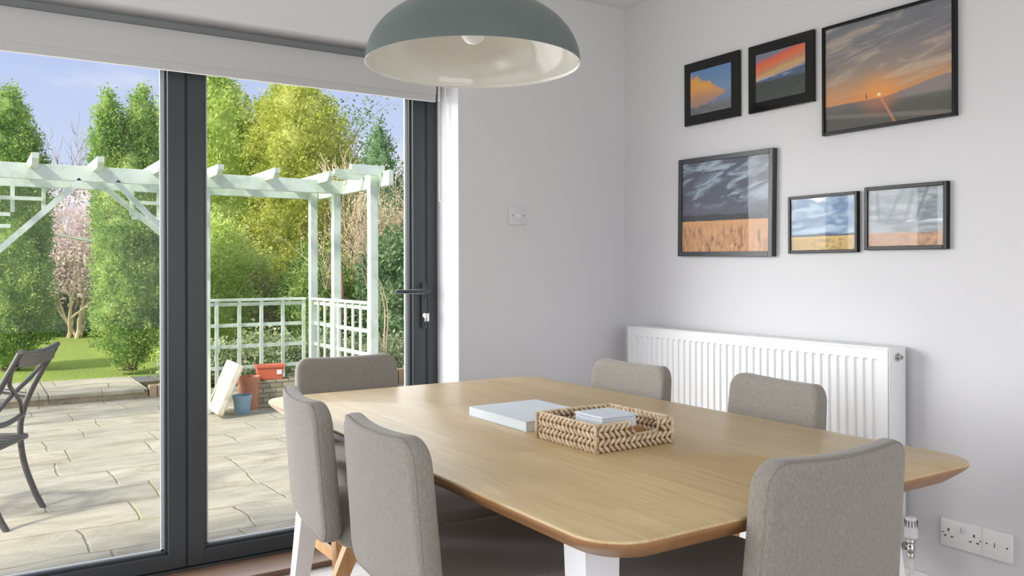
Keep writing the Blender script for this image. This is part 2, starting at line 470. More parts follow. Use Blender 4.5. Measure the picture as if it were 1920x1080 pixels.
# ------------------------------------------------------------------ roller blind
T = thing('roller_blind', 'white roller blind rolled up above the glazed doors', 'blind', (0, 0, 0))
BX0, BX1 = -1.33, 1.650
bm = bmesh.new(); tube(bm, [(BX0, 3.170, 1.928), (BX1, 3.170, 1.928)], .034, 24); obj('roll', bm, M_blind, T, smooth=True)
bm = bmesh.new()
prof = [(3.140, 1.968), (3.132, 1.955), (3.129, 1.93), (3.129, 1.88), (3.130, 1.853)]
for X0, X1 in ((BX0+.005, BX1-.003),):
    f = [[bm.verts.new((x, y, z)) for y, z in prof] for x in (X0, X1)]; g = [[bm.verts.new((x, y+.004, z)) for y, z in prof] for x in (X0, X1)]
    for k in range(len(prof)-1):
        bm.faces.new((f[0][k], f[0][k+1], f[1][k+1], f[1][k])); bm.faces.new((g[0][k], g[0][k+1], g[1][k+1], g[1][k]))
        bm.faces.new((f[0][k], f[0][k+1], g[0][k+1], g[0][k])); bm.faces.new((f[1][k], f[1][k+1], g[1][k+1], g[1][k]))
    bm.faces.new((f[0][0], f[1][0], g[1][0], g[0][0])); bm.faces.new((f[0][-1], f[1][-1], g[1][-1], g[0][-1]))
obj('fabric', bm, M_blind, T, smooth=True)
obj('hem_bar', mbox(BX0+.005, BX1-.003, 3.130, 3.146, 1.822, 1.855, bev=.004), M_blind, T, smooth=True)
bm = bmesh.new(); box(bm, BX0-.01, BX1+.006, 3.188, 3.232, 1.978, 2.010, bev=.003)
obj('head_rail', bm, mat('grey_head_rail', lin(150, 152, 154), rough=.4), T, label='grey aluminium head rail')
bm = bmesh.new(); box(bm, BX0-.01, BX1+.006, 3.186, 3.20, 1.950, 1.982)  # dark strip added to draw the shade in the gap above the fabric
obj('shadow_strip', bm, M_alud, T, label='dark strip standing in for the shaded gap under the head rail')
obj('bracket', mbox(BX1, BX1+.007, 3.135, 3.215, 1.925, 1.99, bev=.003), M_plastic, T)
obj('bracket', mbox(BX0-.012, BX0-.005, 3.135, 3.215, 1.925, 1.99, bev=.003), M_plastic, T)
bm = bmesh.new()
cx0, cx1 = 1.665, 1.686
for k in range(88):
    z = 1.955-k*.0062
    for xx in (cx0,): bmesh.ops.create_icosphere(bm, subdivisions=1, radius=.0023, matrix=Matrix.Translation((xx, 3.140, z)))
tube(bm, [(cx1, 3.125, 1.955), (cx1+.002, 3.125, 1.6), (cx1, 3.128, 1.425), (cx1-.006, 3.131, 1.409), (cx0+.005, 3.136, 1.407), (cx0, 3.140, 1.412)], .0022, 6)
tube(bm, [(cx0, 3.140, 1.955), (cx0, 3.140, 1.412)], .0010, 6)
tube(bm, [(cx0+.006, 3.150, 1.955), (cx0+.006, 3.150, 1.83)], .004, 8)
obj('pull_chain', bm, M_plastic, T, smooth=True)

# ------------------------------------------------------------------ radiator
T = thing('radiator', 'white ribbed panel radiator on the right wall behind the chairs', 'radiator', (2.49, 2.26, 0))
RX0, RX1, RY0, RY1, RZ0, RZ1 = 2.490, 2.580, 1.617, 2.900, .262, .865
bm = bmesh.new()
# fluted front sheet as a profile along Y swept in Z
def rad_rows(bm):
    y = RY1-.055; prof = [(RY1, .010), (RY1-.006, .003), (RY1-.014, 0)]
    p = .0333
    while y-p > RY0+.020:
        prof += [(y, 0.0), (y-.004, -.0065), (y-.014, -.0065), (y-.018, 0.0)]; y -= p
    prof += [(RY0+.004, 0.0)]
    return prof
prof = rad_rows(bm)
zz = [(RZ0, 0), (RZ0+.045, 0), (RZ0+.052, 1), (RZ1-.046, 1), (RZ1-.039, 0), (RZ1-.006, 0)]
grid = []
for z, k in zz:
    grid.append([bm.verts.new((RX0+(o if o > 0 else -o*1.0*k), y, z)) for y, o in prof])
for a, b in zip(grid, grid[1:]):
    for k in range(len(prof)-1): bm.faces.new((a[k], a[k+1], b[k+1], b[k]))
obj('front_panel', bm, M_rad, T, smooth=False).location = (-2.49, -2.26, 0)
bm = bmesh.new()
box(bm, RX0+.008, RX1, RY0+.004, RY1-.004, RZ0+.01, RZ1-.012)
obj('core', bm, M_rad, T).location = (-2.49, -2.26, 0)
bm = bmesh.new()
box(bm, RX0-.001, RX1+.002, RY0+.002, RY1-.002, RZ1-.010, RZ1, bev=.003)
obj('top_grille', bm, M_rad, T, smooth=True).location = (-2.49, -2.26, 0)
for y0, y1 in ((RY0-.0, RY0+.006), (RY1-.006, RY1)):
    bm = bmesh.new(); box(bm, RX0+.002, RX1+.002, y0, y1, RZ0, RZ1-.002, bev=.002)
    obj('side_panel', bm, M_rad, T, smooth=True).location = (-2.49, -2.26, 0)
bm = bmesh.new()
tube(bm, [(2.534, RY0-.002, .832), (2.534, RY0-.005, .832)], .0135, 20); tube(bm, [(2.537, RY0-.004, .832), (2.537, RY0-.014, .832)], .0085, 12)
tube(bm, [(2.539, RY0-.013, .832), (2.539, RY0-.018, .832)], .0035, 8)
obj('bleed_plug', bm, M_chrome, T, smooth=True, label='chrome bleed plug').location = (-2.49, -2.26, 0)
for y in (1.85, 2.62): obj('wall_bracket', mbox(RX1, XW-.0005, y, y+.03, .30, .80), M_rad, T).location = (-2.49, -2.26, 0)
T = thing('radiator_valve', 'white thermostatic valve with chrome body beside the power sockets', 'valve', (2.53, 1.568, 0))
bm = bmesh.new(); lathe(bm, [(0, .325), (.013, .325), (.0165, .322), (.0185, .300), (.0205, .280), (.0205, .262), (.016, .258), (0, .258)], 28)
obj('valve_head', bm, M_plastic, T, smooth=True)
bm = bmesh.new()
for k in range(12):
    a = k*PI/6+.2
    box(bm, .0165, .0195, -.0010, .0010, .295, .316, M4=Matrix.Rotation(a, 4, 'Z'))
obj('grip_slot', bm, M_dark, T)
bm = bmesh.new(); lathe(bm, [(0, .258), (.012, .258), (.0145, .252), (.0145, .246), (.010, .243), (.010, .235), (.0125, .232), (.0125, .215), (.010, .210), (.0115, .206), (.0115, .196), (.007, .192), (0, .192)], 20)
tube(bm, [(0, 0, .228), (0, .045, .228)], [.009, .009], 14); tube(bm, [(0, .014, .228), (0, .026, .228)], .013, 6)
obj('valve_body', bm, M_chrome, T, smooth=True)
bm = bmesh.new(); lathe(bm, [(0, .262), (.0155, .262), (.0165, .258), (.0155, .254), (0, .254)], 24)
obj('scale_ring', bm, mat('cream_ring', lin(205, 190, 160), rough=.4), T, smooth=True)
bm = bmesh.new(); tube(bm, [(0, 0, .194), (0, 0, 0.0)], .0075, 14); obj('supply_pipe', bm, M_plastic, T, smooth=True)

# ------------------------------------------------------------------ sockets and switches
def plate(T, hw, hz, y, t=.010):
    bm = bmesh.new()
    box(bm, -t, 0, y-hw, y+hw, -hz, hz, bev=.0025)
    return obj('faceplate', bm, M_plastic, T, smooth=True)
T = thing('power_socket', 'white double power socket with two rocker switches on the right wall', 'socket', (XW, 1.4395, .288))
fp_ = plate(T, .0665, .043, 0)
for s in (-1, 1):
    yc = .040*s; bm = bmesh.new()
    for dy, dz, a, c in ((0, .010, .0022, .0045), (-.011, -.010, .0038, .0018), (.011, -.010, .0038, .0018)):
        box(bm, -.0108, -.0095, yc+dy-a, yc+dy+a, dz-c, dz+c)
    tube(bm, [(-.0095, yc+.019*s, -.001), (-.0108, yc+.019*s, -.001)], .0022, 8)
    obj('pin_holes', bm, M_dark, fp_)
for s in (-1, 1):
    bm = bmesh.new(); box(bm, -.0150, -.0095, s*.0075-.0050, s*.0075+.0050, .008, .028, bev=.0015)
    obj('rocker_switch', bm, mat('rocker_grey', lin(215, 215, 218), rough=.3) if s < 0 else M_plastic, T, smooth=True)
T = thing('television_socket', 'white single outlet plate to the right of the double power socket', 'socket', (XW, 1.3295, .288))
plate(T, .0425, .043, 0, .014)
obj('slot', mbox(-.0148, -.0135, .0060, .0078, -.007, .007), M_dark, T)
for y in (-.030, .030):
    bm = bmesh.new(); tube(bm, [(-.0135, y, 0), (-.0148, y, 0)], .0026, 8); obj('screw', bm, M_dark, T)
obj('outlet_module', mbox(-.0152, -.0135, -.012, .005, -.006, .006, bev=.001), M_plastic, T)
T = thing('wall_switch', 'small white switch plate on the plain wall beside the doors', 'switch', (1.9935, YW, 1.353))
bm = bmesh.new(); box(bm, -.0445, .0445, -.010, 0, -.0395, .0395, bev=.0025); obj('faceplate', bm, mat('grey_white_plastic', lin(214, 213, 214), rough=.35), T, smooth=True)
for x in (-.030, .030):
    bm = bmesh.new(); tube(bm, [(x, -.0095, 0), (x, -.0108, 0)], .0028, 8); obj('screw', bm, M_charcoal, T)
obj('switch_rocker', mbox(-.012, .012, -.013, -.0095, -.009, .009, bev=.0015), M_white, T)

# ------------------------------------------------------------------ pictures
def print_mat(name, fn):
    m = bpy.data.materials.new(name); m.use_nodes = True; nb = NB(m.node_tree); b = nb.N['Principled BSDF']
    b.inputs['Roughness'].default_value = 0.5; b.inputs['Specular IOR Level'].default_value = 0.2
    n = nb.N.new('ShaderNodeUVMap'); x, y, z = nb.sep(n.outputs[0])
    nb.L.new(fn(nb, x, y), b.inputs['Base Color']); return m
def p_sunset_big(nb, u, v):
    n = nb.noise(nb.comb(nb.m('MULTIPLY', u, 1.5), nb.m('MULTIPLY', nb.m('SUBTRACT', v, nb.m('MULTIPLY', u, .18)), 7.5), 0.0), 1.3, 6, .6, .9)
    sky = nb.ramp(v, [(0.22, lin(214, 142, 84)), (0.36, lin(196, 150, 110)), (0.52, lin(158, 142, 130)), (0.75, lin(126, 124, 130)), (1.0, lin(122, 124, 130))])
    sky = nb.mix(nb.m('MULTIPLY', nb.ss(n, .48, .66), .65), sky, lin(196, 178, 158))
    sky = nb.mix(nb.m('MULTIPLY', nb.ss(n, .42, .28), .45), sky, lin(104, 102, 110))
    du = nb.m('SUBTRACT', u, .455); dv = nb.m('SUBTRACT', v, .275)
    dd = nb.m('SQRT', nb.m('ADD', nb.m('MULTIPLY', du, du), nb.m('MULTIPLY', dv, dv)))
    sky = nb.mix(nb.m('MULTIPLY', nb.ss(dd, .28, .0), .75), sky, lin(236, 158, 84))
    hz = nb.m('ADD', nb.m('ADD', .235, nb.m('MULTIPLY', nb.ss(u, .45, 1.0), .10)), nb.m('MULTIPLY', nb.noise(nb.comb(u, 0.0, 0.0), 9, 5, .6), .03))
    land = nb.ss(nb.m('SUBTRACT', hz, v), 0.0, .01)
    lc = nb.mix(nb.ss(v, .26, .12), lin(118, 112, 108), lin(92, 92, 86))
    lc = nb.mix(nb.m('MULTIPLY', nb.ss(u, .45, .7), nb.ss(v, .19, .23)), lc, lin(142, 132, 130))
    road = nb.m('ABSOLUTE', nb.m('SUBTRACT', v, nb.m('SUBTRACT', .15, nb.m('MULTIPLY', u, .14))))
    lc = nb.mix(nb.m('MULTIPLY', nb.ss(road, .03, .01), .6), lc, lin(136, 126, 122))
    lc = nb.mix(nb.m('MULTIPLY', nb.ss(dd, .24, .02), .55), lc, lin(204, 128, 92))
    ray = nb.m('ABSOLUTE', nb.m('SUBTRACT', du, nb.m('MULTIPLY', dv, -.45)))
    lc = nb.mix(nb.m('MULTIPLY', nb.ss(ray, .018, .004), .6), lc, lin(214, 142, 104))
    c = nb.mix(land, sky, lc)
    c = nb.mix(nb.ss(dd, .018, .010), c, lin(255, 232, 190))
    return nb.mix(nb.m('LESS_THAN', nb.m('ADD', nb.m('ABSOLUTE', nb.m('SUBTRACT', u, .352)), nb.m('MULTIPLY', nb.m('ABSOLUTE', nb.m('SUBTRACT', v, .275)), .15)), .006), c, lin(96, 84, 80))
def p_cloud(nb, u, v):
    n = nb.noise(nb.comb(u, v, 4.0), 4.0, 6, .6, .3)
    sky = nb.ramp(v, [(0.1, lin(120, 130, 150)), (0.5, lin(124, 150, 182)), (1, lin(104, 138, 182))])
    e = nb.m('SUBTRACT', nb.m('ADD', .82, nb.m('MULTIPLY', nb.m('SUBTRACT', n, .5), .7)), nb.m('ADD', nb.m('MULTIPLY', u, .85), nb.m('MULTIPLY', nb.m('ABSOLUTE', nb.m('SUBTRACT', v, .42)), 1.5)))
    c = nb.mix(nb.ss(e, .0, .12), sky, nb.mix(nb.ss(v, .25, .65), lin(178, 140, 128), lin(226, 166, 92)))
    b = nb.ss(nb.m('ADD', v, nb.m('MULTIPLY', n, .15)), .30, .20)
    return nb.mix(b, c, nb.mix(n, lin(78, 84, 94), lin(150, 146, 148)))
def p_red(nb, u, v):
    vv = nb.m('SUBTRACT', v, nb.m('MULTIPLY', u, .22))
    n = nb.noise(nb.comb(nb.m('MULTIPLY', u, 2.0), nb.m('MULTIPLY', vv, 9.0), 0.0), 1.5, 5, .6, .6)
    q = nb.m('ADD', vv, nb.m('MULTIPLY', nb.m('SUBTRACT', n, .5), .16))
    c = nb.ramp(q, [(.34, lin(112, 118, 138)), (.40, lin(186, 160, 150)), (.50, lin(206, 168, 108)), (.56, lin(190, 140, 116)), (.66, lin(222, 122, 88)), (.78, lin(214, 104, 84)), (.86, lin(126, 128, 142)), (1, lin(120, 130, 150))])
    hill = nb.ss(v, .60, .56)
    c = nb.mix(nb.m('MULTIPLY', nb.ss(nb.m('SUBTRACT', v, nb.m('MULTIPLY', u, .14)), .44, .42), 1.0), c, lin(92, 104, 128))
    c = nb.mix(nb.m('MULTIPLY', nb.ss(nb.m('ABSOLUTE', nb.m('SUBTRACT', v, .47)), .04, .0), nb.ss(n, .45, .6)), c, lin(158, 172, 208))
    g = nb.ss(nb.m('ADD', v, nb.m('MULTIPLY', n, .05)), .44, .41)
    return nb.mix(g, c, nb.mix(n, lin(62, 68, 66), lin(90, 96, 90)))
def p_storm(nb, u, v):
    n = nb.noise(nb.comb(nb.m('MULTIPLY', u, 2.4), nb.m('MULTIPLY', nb.m('SUBTRACT', v, nb.m('MULTIPLY', u, .25)), 7.0), 1.0), 1.4, 6, .58, .8)
    c = nb.mix(nb.ss(n, .46, .66), lin(92, 96, 110), lin(160, 176, 190))
    c = nb.mix(nb.ss(v, .62, .42), c, lin(98, 98, 112))
    m = nb.m('ADD', .36, nb.m('MULTIPLY', nb.noise(nb.comb(u, 0.0, 3.0), 4, 5, .6), .10))
    c = nb.mix(nb.ss(nb.m('SUBTRACT', m, v), 0, .01), c, lin(74, 78, 82))
    g = nb.noise(nb.comb(nb.m('MULTIPLY', u, 22.0), nb.m('MULTIPLY', v, 5.0), 0.0), 1.4, 6, .7, .5)
    gc = nb.ramp(g, [(.34, lin(92, 90, 84)), (.46, lin(186, 140, 104)), (.7, lin(222, 178, 134))])
    gc = nb.mix(nb.ss(v, .22, .34), gc, lin(206, 158, 116))
    e = nb.m('ADD', .345, nb.m('MULTIPLY', nb.m('SUBTRACT', g, .5), .02))
    return nb.mix(nb.ss(nb.m('SUBTRACT', e, v), 0, .01), c, gc)
def p_meadow(nb, u, v):
    n = nb.noise(nb.comb(nb.m('MULTIPLY', u, 2.0), nb.m('MULTIPLY', v, 4.0), 2.0), 1.6, 6, .55, .8)
    c = nb.mix(nb.ss(n, .38, .66), lin(112, 138, 172), lin(176, 196, 212))
    c = nb.mix(nb.ss(nb.m('SUBTRACT', v, nb.m('MULTIPLY', nb.m('ABSOLUTE', nb.m('SUBTRACT', u, .45)), .6)), .88, .93), c, lin(238, 240, 242))
    m = nb.m('ADD', .26, nb.m('MULTIPLY', nb.noise(nb.comb(u, 0.0, 0.0), 3, 4, .5), .10))
    c = nb.mix(nb.ss(nb.m('SUBTRACT', m, v), 0, .015), c, lin(86, 96, 108))
    g = nb.noise(nb.comb(nb.m('MULTIPLY', u, 20.0), nb.m('MULTIPLY', v, 14.0), 0.0), 1, 5, .7)
    gc = nb.ramp(g, [(.35, lin(120, 116, 92)), (.5, lin(190, 158, 96)), (.7, lin(220, 188, 124))])
    gc = nb.mix(nb.ss(v, .18, .26), gc, lin(206, 176, 112))
    return nb.mix(nb.ss(nb.m('SUBTRACT', .265, v), 0, .015), c, gc)
def p_bridge(nb, u, v):
    n = nb.noise(nb.comb(nb.m('MULTIPLY', u, 2.0), nb.m('MULTIPLY', v, 7.0), 6.0), 1.5, 6, .55, .5)
    c = nb.mix(nb.ss(n, .36, .66), lin(124, 134, 140), lin(170, 178, 184))
    for uc, sl, wd in ((.14, -.06, .022), (.33, .35, .022), (.54, .22, .028), (.68, .30, .020)):
        dd = nb.m('ABSOLUTE', nb.m('SUBTRACT', nb.m('SUBTRACT', u, uc), nb.m('MULTIPLY', nb.m('SUBTRACT', v, .6), sl)))
        c = nb.mix(nb.m('MULTIPLY', nb.m('MULTIPLY', nb.ss(dd, wd+.01, wd-.01), nb.ss(v, .38, .46)), .45), c, lin(84, 92, 98))
    c = nb.mix(nb.m('MULTIPLY', nb.ss(nb.m('ABSOLUTE', nb.m('SUBTRACT', v, .43)), .035, .0), nb.ss(n, .5, .58)), c, lin(206, 210, 220))
    g = nb.noise(nb.comb(nb.m('MULTIPLY', u, 12.0), nb.m('MULTIPLY', v, 9.0), 0.0), 1.2, 5, .7)
    gc = nb.ramp(g, [(.35, lin(126, 116, 104)), (.5, lin(184, 140, 110)), (.7, lin(206, 172, 136))])
    e = nb.m('ADD', .26, nb.m('MULTIPLY', nb.m('SUBTRACT', g, .5), .12))
    return nb.mix(nb.ss(nb.m('SUBTRACT', e, v), 0, .05), c, gc)
def picture(name, label, y0, y1, z0, z1, fw, depth, mframe, pfn, rot=0.0, style='bar', pr=None):
    """y0<y1 on the right wall; u runs left to right as seen, i.e. from y1 to y0"""
    cy, cz = (y0+y1)/2, (z0+z1)/2
    T = thing(name, label, 'picture', (XW, cy, cz)); T.rotation_euler = (rot, 0, 0)
    a, b = (y1-y0)/2, (z1-z0)/2
    bm = bmesh.new()
    if style == 'bar':
        for (Y0, Y1, Z0, Z1) in ((-a, -a+fw, -b, b), (a-fw, a, -b, b), (-a+fw, a-fw, -b, -b+fw), (-a+fw, a-fw, b-fw, b)):
            box(bm, -depth, 0, Y0, Y1, Z0, Z1, bev=.0015)
        pa = (-a+fw, a-fw, -b+fw, b-fw); px = -depth+.007
    else:
        py0, py1, pz0, pz1 = pr
        pa = (py0-cy, py1-cy, pz0-cz, pz1-cz); px = -depth-.0006
        box(bm, -depth, -.0, -a, a, -b, b, bev=.0012)
    obj('frame', bm, mframe, T)
    bm = bmesh.new(); ul = bm.loops.layers.uv.new('UVMap')
    bk = px+.002
    if style != 'bar': bk = px+.0008
    vs = [bm.verts.new((px, y, z)) for y, z in ((pa[1], pa[2]), (pa[0], pa[2]), (pa[0], pa[3]), (pa[1], pa[3]))]
    vb = [bm.verts.new((bk, y, z)) for y, z in ((pa[1], pa[2]), (pa[0], pa[2]), (pa[0], pa[3]), (pa[1], pa[3]))]
    f = bm.faces.new(vs); bm.faces.new(vb[::-1])
    for k in range(4): bm.faces.new((vs[k], vs[(k+1) % 4], vb[(k+1) % 4], vb[k]))
    for ff in bm.faces:
        for l in ff.loops:
            l[ul].uv = ((pa[1]-l.vert.co.y)/(pa[1]-pa[0]), (l.vert.co.z-pa[2])/(pa[3]-pa[2]))
    obj('print', bm, print_mat(name+'_'+pfn.__name__, pfn), T)
    if style == 'bar':
        bm = bmesh.new(); box(bm, px-.0035, px-.0015, pa[0], pa[1], pa[2], pa[3]); obj('picture_glass', bm, M_pglass, T)
    return T
picture('framed_picture', 'large black framed photograph of a sunset with the sun on the horizon', 1.450, 1.937, 1.597, 1.986, .011, .020, M_black, p_sunset_big)
picture('framed_picture', 'small black bordered photograph of an orange cloud in blue sky', 2.329, 2.634, 1.731, 1.996, 0, .014, M_blackg, p_cloud, style='slab', pr=(2.370, 2.596, 1.772, 1.955))
picture('framed_picture', 'small black bordered photograph of a red sunset over dark hills', 1.976, 2.281, 1.730, 1.993, 0, .014, M_blackg, p_red, style='slab', pr=(2.012, 2.242, 1.769, 1.953))
picture('framed_picture', 'charcoal box framed photograph of golden grass under storm clouds', 2.154, 2.662, 1.171, 1.586, .020, .026, M_charcoal, p_storm, rot=R(.9))
picture('framed_picture', 'small black framed photograph of a yellow meadow under blue cloud', 1.796, 2.089, 1.177, 1.389, .011, .018, M_black, p_meadow)
picture('framed_picture', 'black framed grey and rust coloured photograph at the lower right', 1.477, 1.768, 1.182, 1.397, .013, .020, M_black, p_bridge, rot=R(.4))

# ------------------------------------------------------------------ pendant lamp
LX, LY, LZ, LR = 1.059, 1.815, 1.630, .267
T = thing('pendant_lamp', 'sage grey dome pendant lamp hanging over the oak table', 'lamp', (LX, LY, LZ))
hh = .166
prof = []
for k in range(0, 25):
    a = PI/2*k/24
    prof.append((LR*math.cos(a)**.80 if k < 24 else 0.018, hh*math.sin(a)**1.0))
bm = bmesh.new(); lathe(bm, [(r, z) for r, z in prof]+[(.018, hh+.02), (0, hh+.02)], 96)
obj('lamp_shade', bm, M_lampout, T, smooth='all')
bm = bmesh.new(); lathe(bm, [(LR, 0)]+[(max(r-.0025, 0), z-.0022 if k else 0.0006) for k, (r, z) in enumerate(prof[:-1])]+[(0, hh-.004)], 96)
obj('shade_lining', bm, M_lampin, T, smooth='all', label='glossy white inside of the shade')
bm = bmesh.new(); lathe(bm, [(0, hh+.055), (.020, hh+.055), (.028, hh+.04), (.028, hh+.008), (.0, hh+.008)], 32)
obj('lamp_cap', bm, M_lampout, T, smooth=True)
bm = bmesh.new(); tube(bm, [(0, 0, hh+.05), (0, 0, ZC-LZ-.02)], .0035, 10); obj('cable', bm, M_lampout, T, smooth=True)
bm = bmesh.new(); lathe(bm, [(0, ZC-LZ), (.05, ZC-LZ), (.05, ZC-LZ-.018), (.03, ZC-LZ-.03), (0, ZC-LZ-.03)], 32); obj('ceiling_rose', bm, M_lampout, T, smooth=True)
bm = bmesh.new(); bp = [(0, .052)]
for k in range(1, 14):
    a = PI*k/16; bp.append((.032*math.sin(a), .084-.032*math.cos(a)))
bp += [(.014, .125), (.013, hh-.01), (0, hh-.01)]
lathe(bm, bp, 32); obj('bulb', bm, M_bulb, T, smooth=True)

# ------------------------------------------------------------------ dining table
TX0, TX1, TY0, TY1, TZ = .768, 1.783, .938, 2.634, .720
tcx, tcy = (TX0+TX1)/2, (TY0+TY1)/2
T = thing('dining_table', 'light oak dining table with rounded corners and white legs', 'table', (tcx, tcy, 0))
def loop(ins, z, r):
    return [(x, y, z) for x, y in rrect((TX1-TX0)/2-ins, (TY1-TY0)/2-ins, max(r-ins, .01), 10)]
bm = bmesh.new()
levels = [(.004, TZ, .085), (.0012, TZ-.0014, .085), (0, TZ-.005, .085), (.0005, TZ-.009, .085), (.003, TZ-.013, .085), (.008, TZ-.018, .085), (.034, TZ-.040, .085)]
rings = []
n0 = len(loop(0, 0, .085))
def loop_n(ins, z):
    base = rrect((TX1-TX0)/2, (TY1-TY0)/2, .085, 10); hw, hv = (TX1-TX0)/2, (TY1-TY0)/2
    return [(x*(1-ins/hw), y*(1-ins/hv), z) for x, y in base]
for ins, z, r in levels: rings.append([bm.verts.new(p) for p in loop_n(ins, z)])
for i, (a, b) in enumerate(zip(rings, rings[1:])):
    for k in range(len(a)):
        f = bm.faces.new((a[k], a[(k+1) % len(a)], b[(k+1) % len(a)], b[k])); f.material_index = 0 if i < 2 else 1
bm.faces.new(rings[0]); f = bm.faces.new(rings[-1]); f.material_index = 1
obj('tabletop', bm, [M_oak, M_oakedge_shaded], T, smooth=True)
bm = bmesh.new()
for sx in (-1, 1): box(bm, sx*.33-.012, sx*.33+.012, -.62, .62, TZ-.105, TZ-.040)
for sy in (-1, 1): box(bm, -.33, .33, sy*.62-.012, sy*.62+.012, TZ-.105, TZ-.040)
obj('apron', bm, M_oakedge_shaded, T)
for sx in (-1, 1):
    for sy in (-1, 1):
        bm = bmesh.new()
        beam(bm, (sx*.385, sy*.655, TZ-.041), (sx*.445, sy*.745, 0), .075, .060, up=Vector((0, 1, 0)), w2=.036, h2=.036)
        obj('leg', bm, M_whiteleg, T, label='white tapered leg')

# ------------------------------------------------------------------ dining chairs
def make_chair(label):
    T = thing('dining_chair', label, 'chair', (0, 0, 0), 0, 'taupe upholstered dining chairs around the table')
    zb0, zb1 = .492, .813; zc = (zb0+zb1)/2; hb = (zb1-zb0)/2
    def fb(x, z, h):
        v = (z/hb+1)/2                       # 0 bottom .. 1 top
        y = -.022*(1-(x/.2)**2)*(.35+.65*v) - .022*v - .006
        top = .010*(x/.2)**2*max(0, v-.5)*2 if v > .5 else 0
        return Vector((x, y-h, zc+z+top))
    bm = cushion(rrect(.190, hb, .046, 8, taper=.030), .046, .016, fb)
    bk_ = obj('backrest', bm, M_fabric, T, smooth='all')
    # seam piping round the rear edge of the back
    pts = [fb(x*.980, z*.985, .0172) for x, z in rrect(.190, hb, .046, 8, taper=.030)]
    bm = bmesh.new(); tube(bm, pts+[pts[0]], .0012, 5, cap=False)
    obj('seam', bm, M_piping, bk_, label='stitched seam round the back panel')
    def fs(x, y, h):
        k = .5+.5*(y/.21)
        z = .505+h-.012*(1-(x/.21)**2)*(1 if h > 0 else 0)*.6
        if y > .12: z -= (y-.12)**2*2.2*(1 if h > 0 else .1)
        return Vector((x*(1+.03*k), .225+y, z))
    bm = cushion(rrect(.200, .215, .055, 8), .062, .022, fs)
    obj('seat', bm, M_fabric, T, smooth='all')
    for s in (-1, 1):
        bm = bmesh.new(); beam(bm, (s*.150, .17, .478), (s*.190, -.020, 0), .034, .046, up=Vector((0, 1, 0)), w2=.024, h2=.028)
        obj('leg', bm, M_legoak, T, label='oak rear leg')
        bm = bmesh.new(); beam(bm, (s*.150, .25, .478), (s*.185, .385, 0), .034, .046, up=Vector((0, 1, 0)), w2=.024, h2=.028)
        obj('leg', bm, M_legoak, T, label='oak front leg')
        bm = bmesh.new(); beam(bm, (s*.170, .075, .235), (s*.168, .318, .235), .016, .030)
        obj('stretcher', bm, M_legoak, T, label='oak side stretcher')
    bm = bmesh.new(); beam(bm, (-.165, .22, .465), (.165, .22, .465), .05, .025)
    obj('seat_rail', bm, M_legoak, T)
    return T
# origin of a chair: mid back line at the floor; local +Y is the way the sitter faces
c0 = make_chair('taupe chair at the left long side, the one nearer the window')
c0.location = (.727, 2.010, 0); c0.rotation_euler = (0, 0, R(-97))
GR = 'taupe upholstered dining chairs around the table'
dup(c0, (.718, 1.530, 0), R(-92.5), 'taupe chair at the left long side, whole backrest seen in the foreground', GR)
c3 = dup(c0, (1.860, 2.185, 0), R(90), 'taupe chair before the radiator, nearest the room corner', GR)
c4 = dup(c0, (1.930, 1.635, 0), R(81), 'taupe chair before the middle of the radiator', GR)
c3.scale = c4.scale = (1, 1, .982)
dup(c0, (1.120, 2.775, 0), R(180), 'taupe chair at the far table end in front of the glazed doors', GR)
dup(c0, (1.228, .932, 0), R(0), 'taupe chair at the near table end, its large backrest in front of the table corner', GR)

# ------------------------------------------------------------------ things on the table
def f_weave(nb, b):
    c = nb.coord(); n = nb.noise(c, 60, 4, .6); n2 = nb.noise(nb.scale(c, (1, 1, 1)), 300, 2)
    col = nb.ramp(n, [(.32, lin(190, 162, 126)), (.55, lin(222, 202, 172)), (.75, lin(236, 222, 198))])
    nb.L.new(col, b.inputs['Base Color']); nb.L.new(nb.bump(n2, .4, .001), b.inputs['Normal'])
M_weave = mat('water_hyacinth', rough=.6, fn=f_weave)
M_weaved = mat('woven_core', lin(112, 84, 58), rough=.8)
BXc, BYc, BS = 1.2485, 1.540, .228
T = thing('woven_basket', 'square woven basket with a notched front on the oak table', 'basket', (BXc, BYc, TZ))
def lump(bm, c, ax, nrm, L, W, Tn):
    ax = Vector(ax).normalized(); nrm = Vector(nrm).normalized(); sd_ = nrm.cross(ax)
    Mx = Matrix((ax*L, sd_*W, nrm*Tn)).transposed().to_4x4(); Mx.translation = c
    bmesh.ops.create_uvsphere(bm, u_segments=8, v_segments=6, radius=1.0, matrix=Mx @ Matrix.Rotation(PI/2, 4, 'Y'))
hbk = .060; notch = (-.010, .078)           # notch along local x on the near (-Y) side
def wall_h(side, t):
    if side == 0 and notch[0] < t < notch[1]:
        return .030
    return hbk
bm = bmesh.new(); bc = bmesh.new()
hs = BS/2
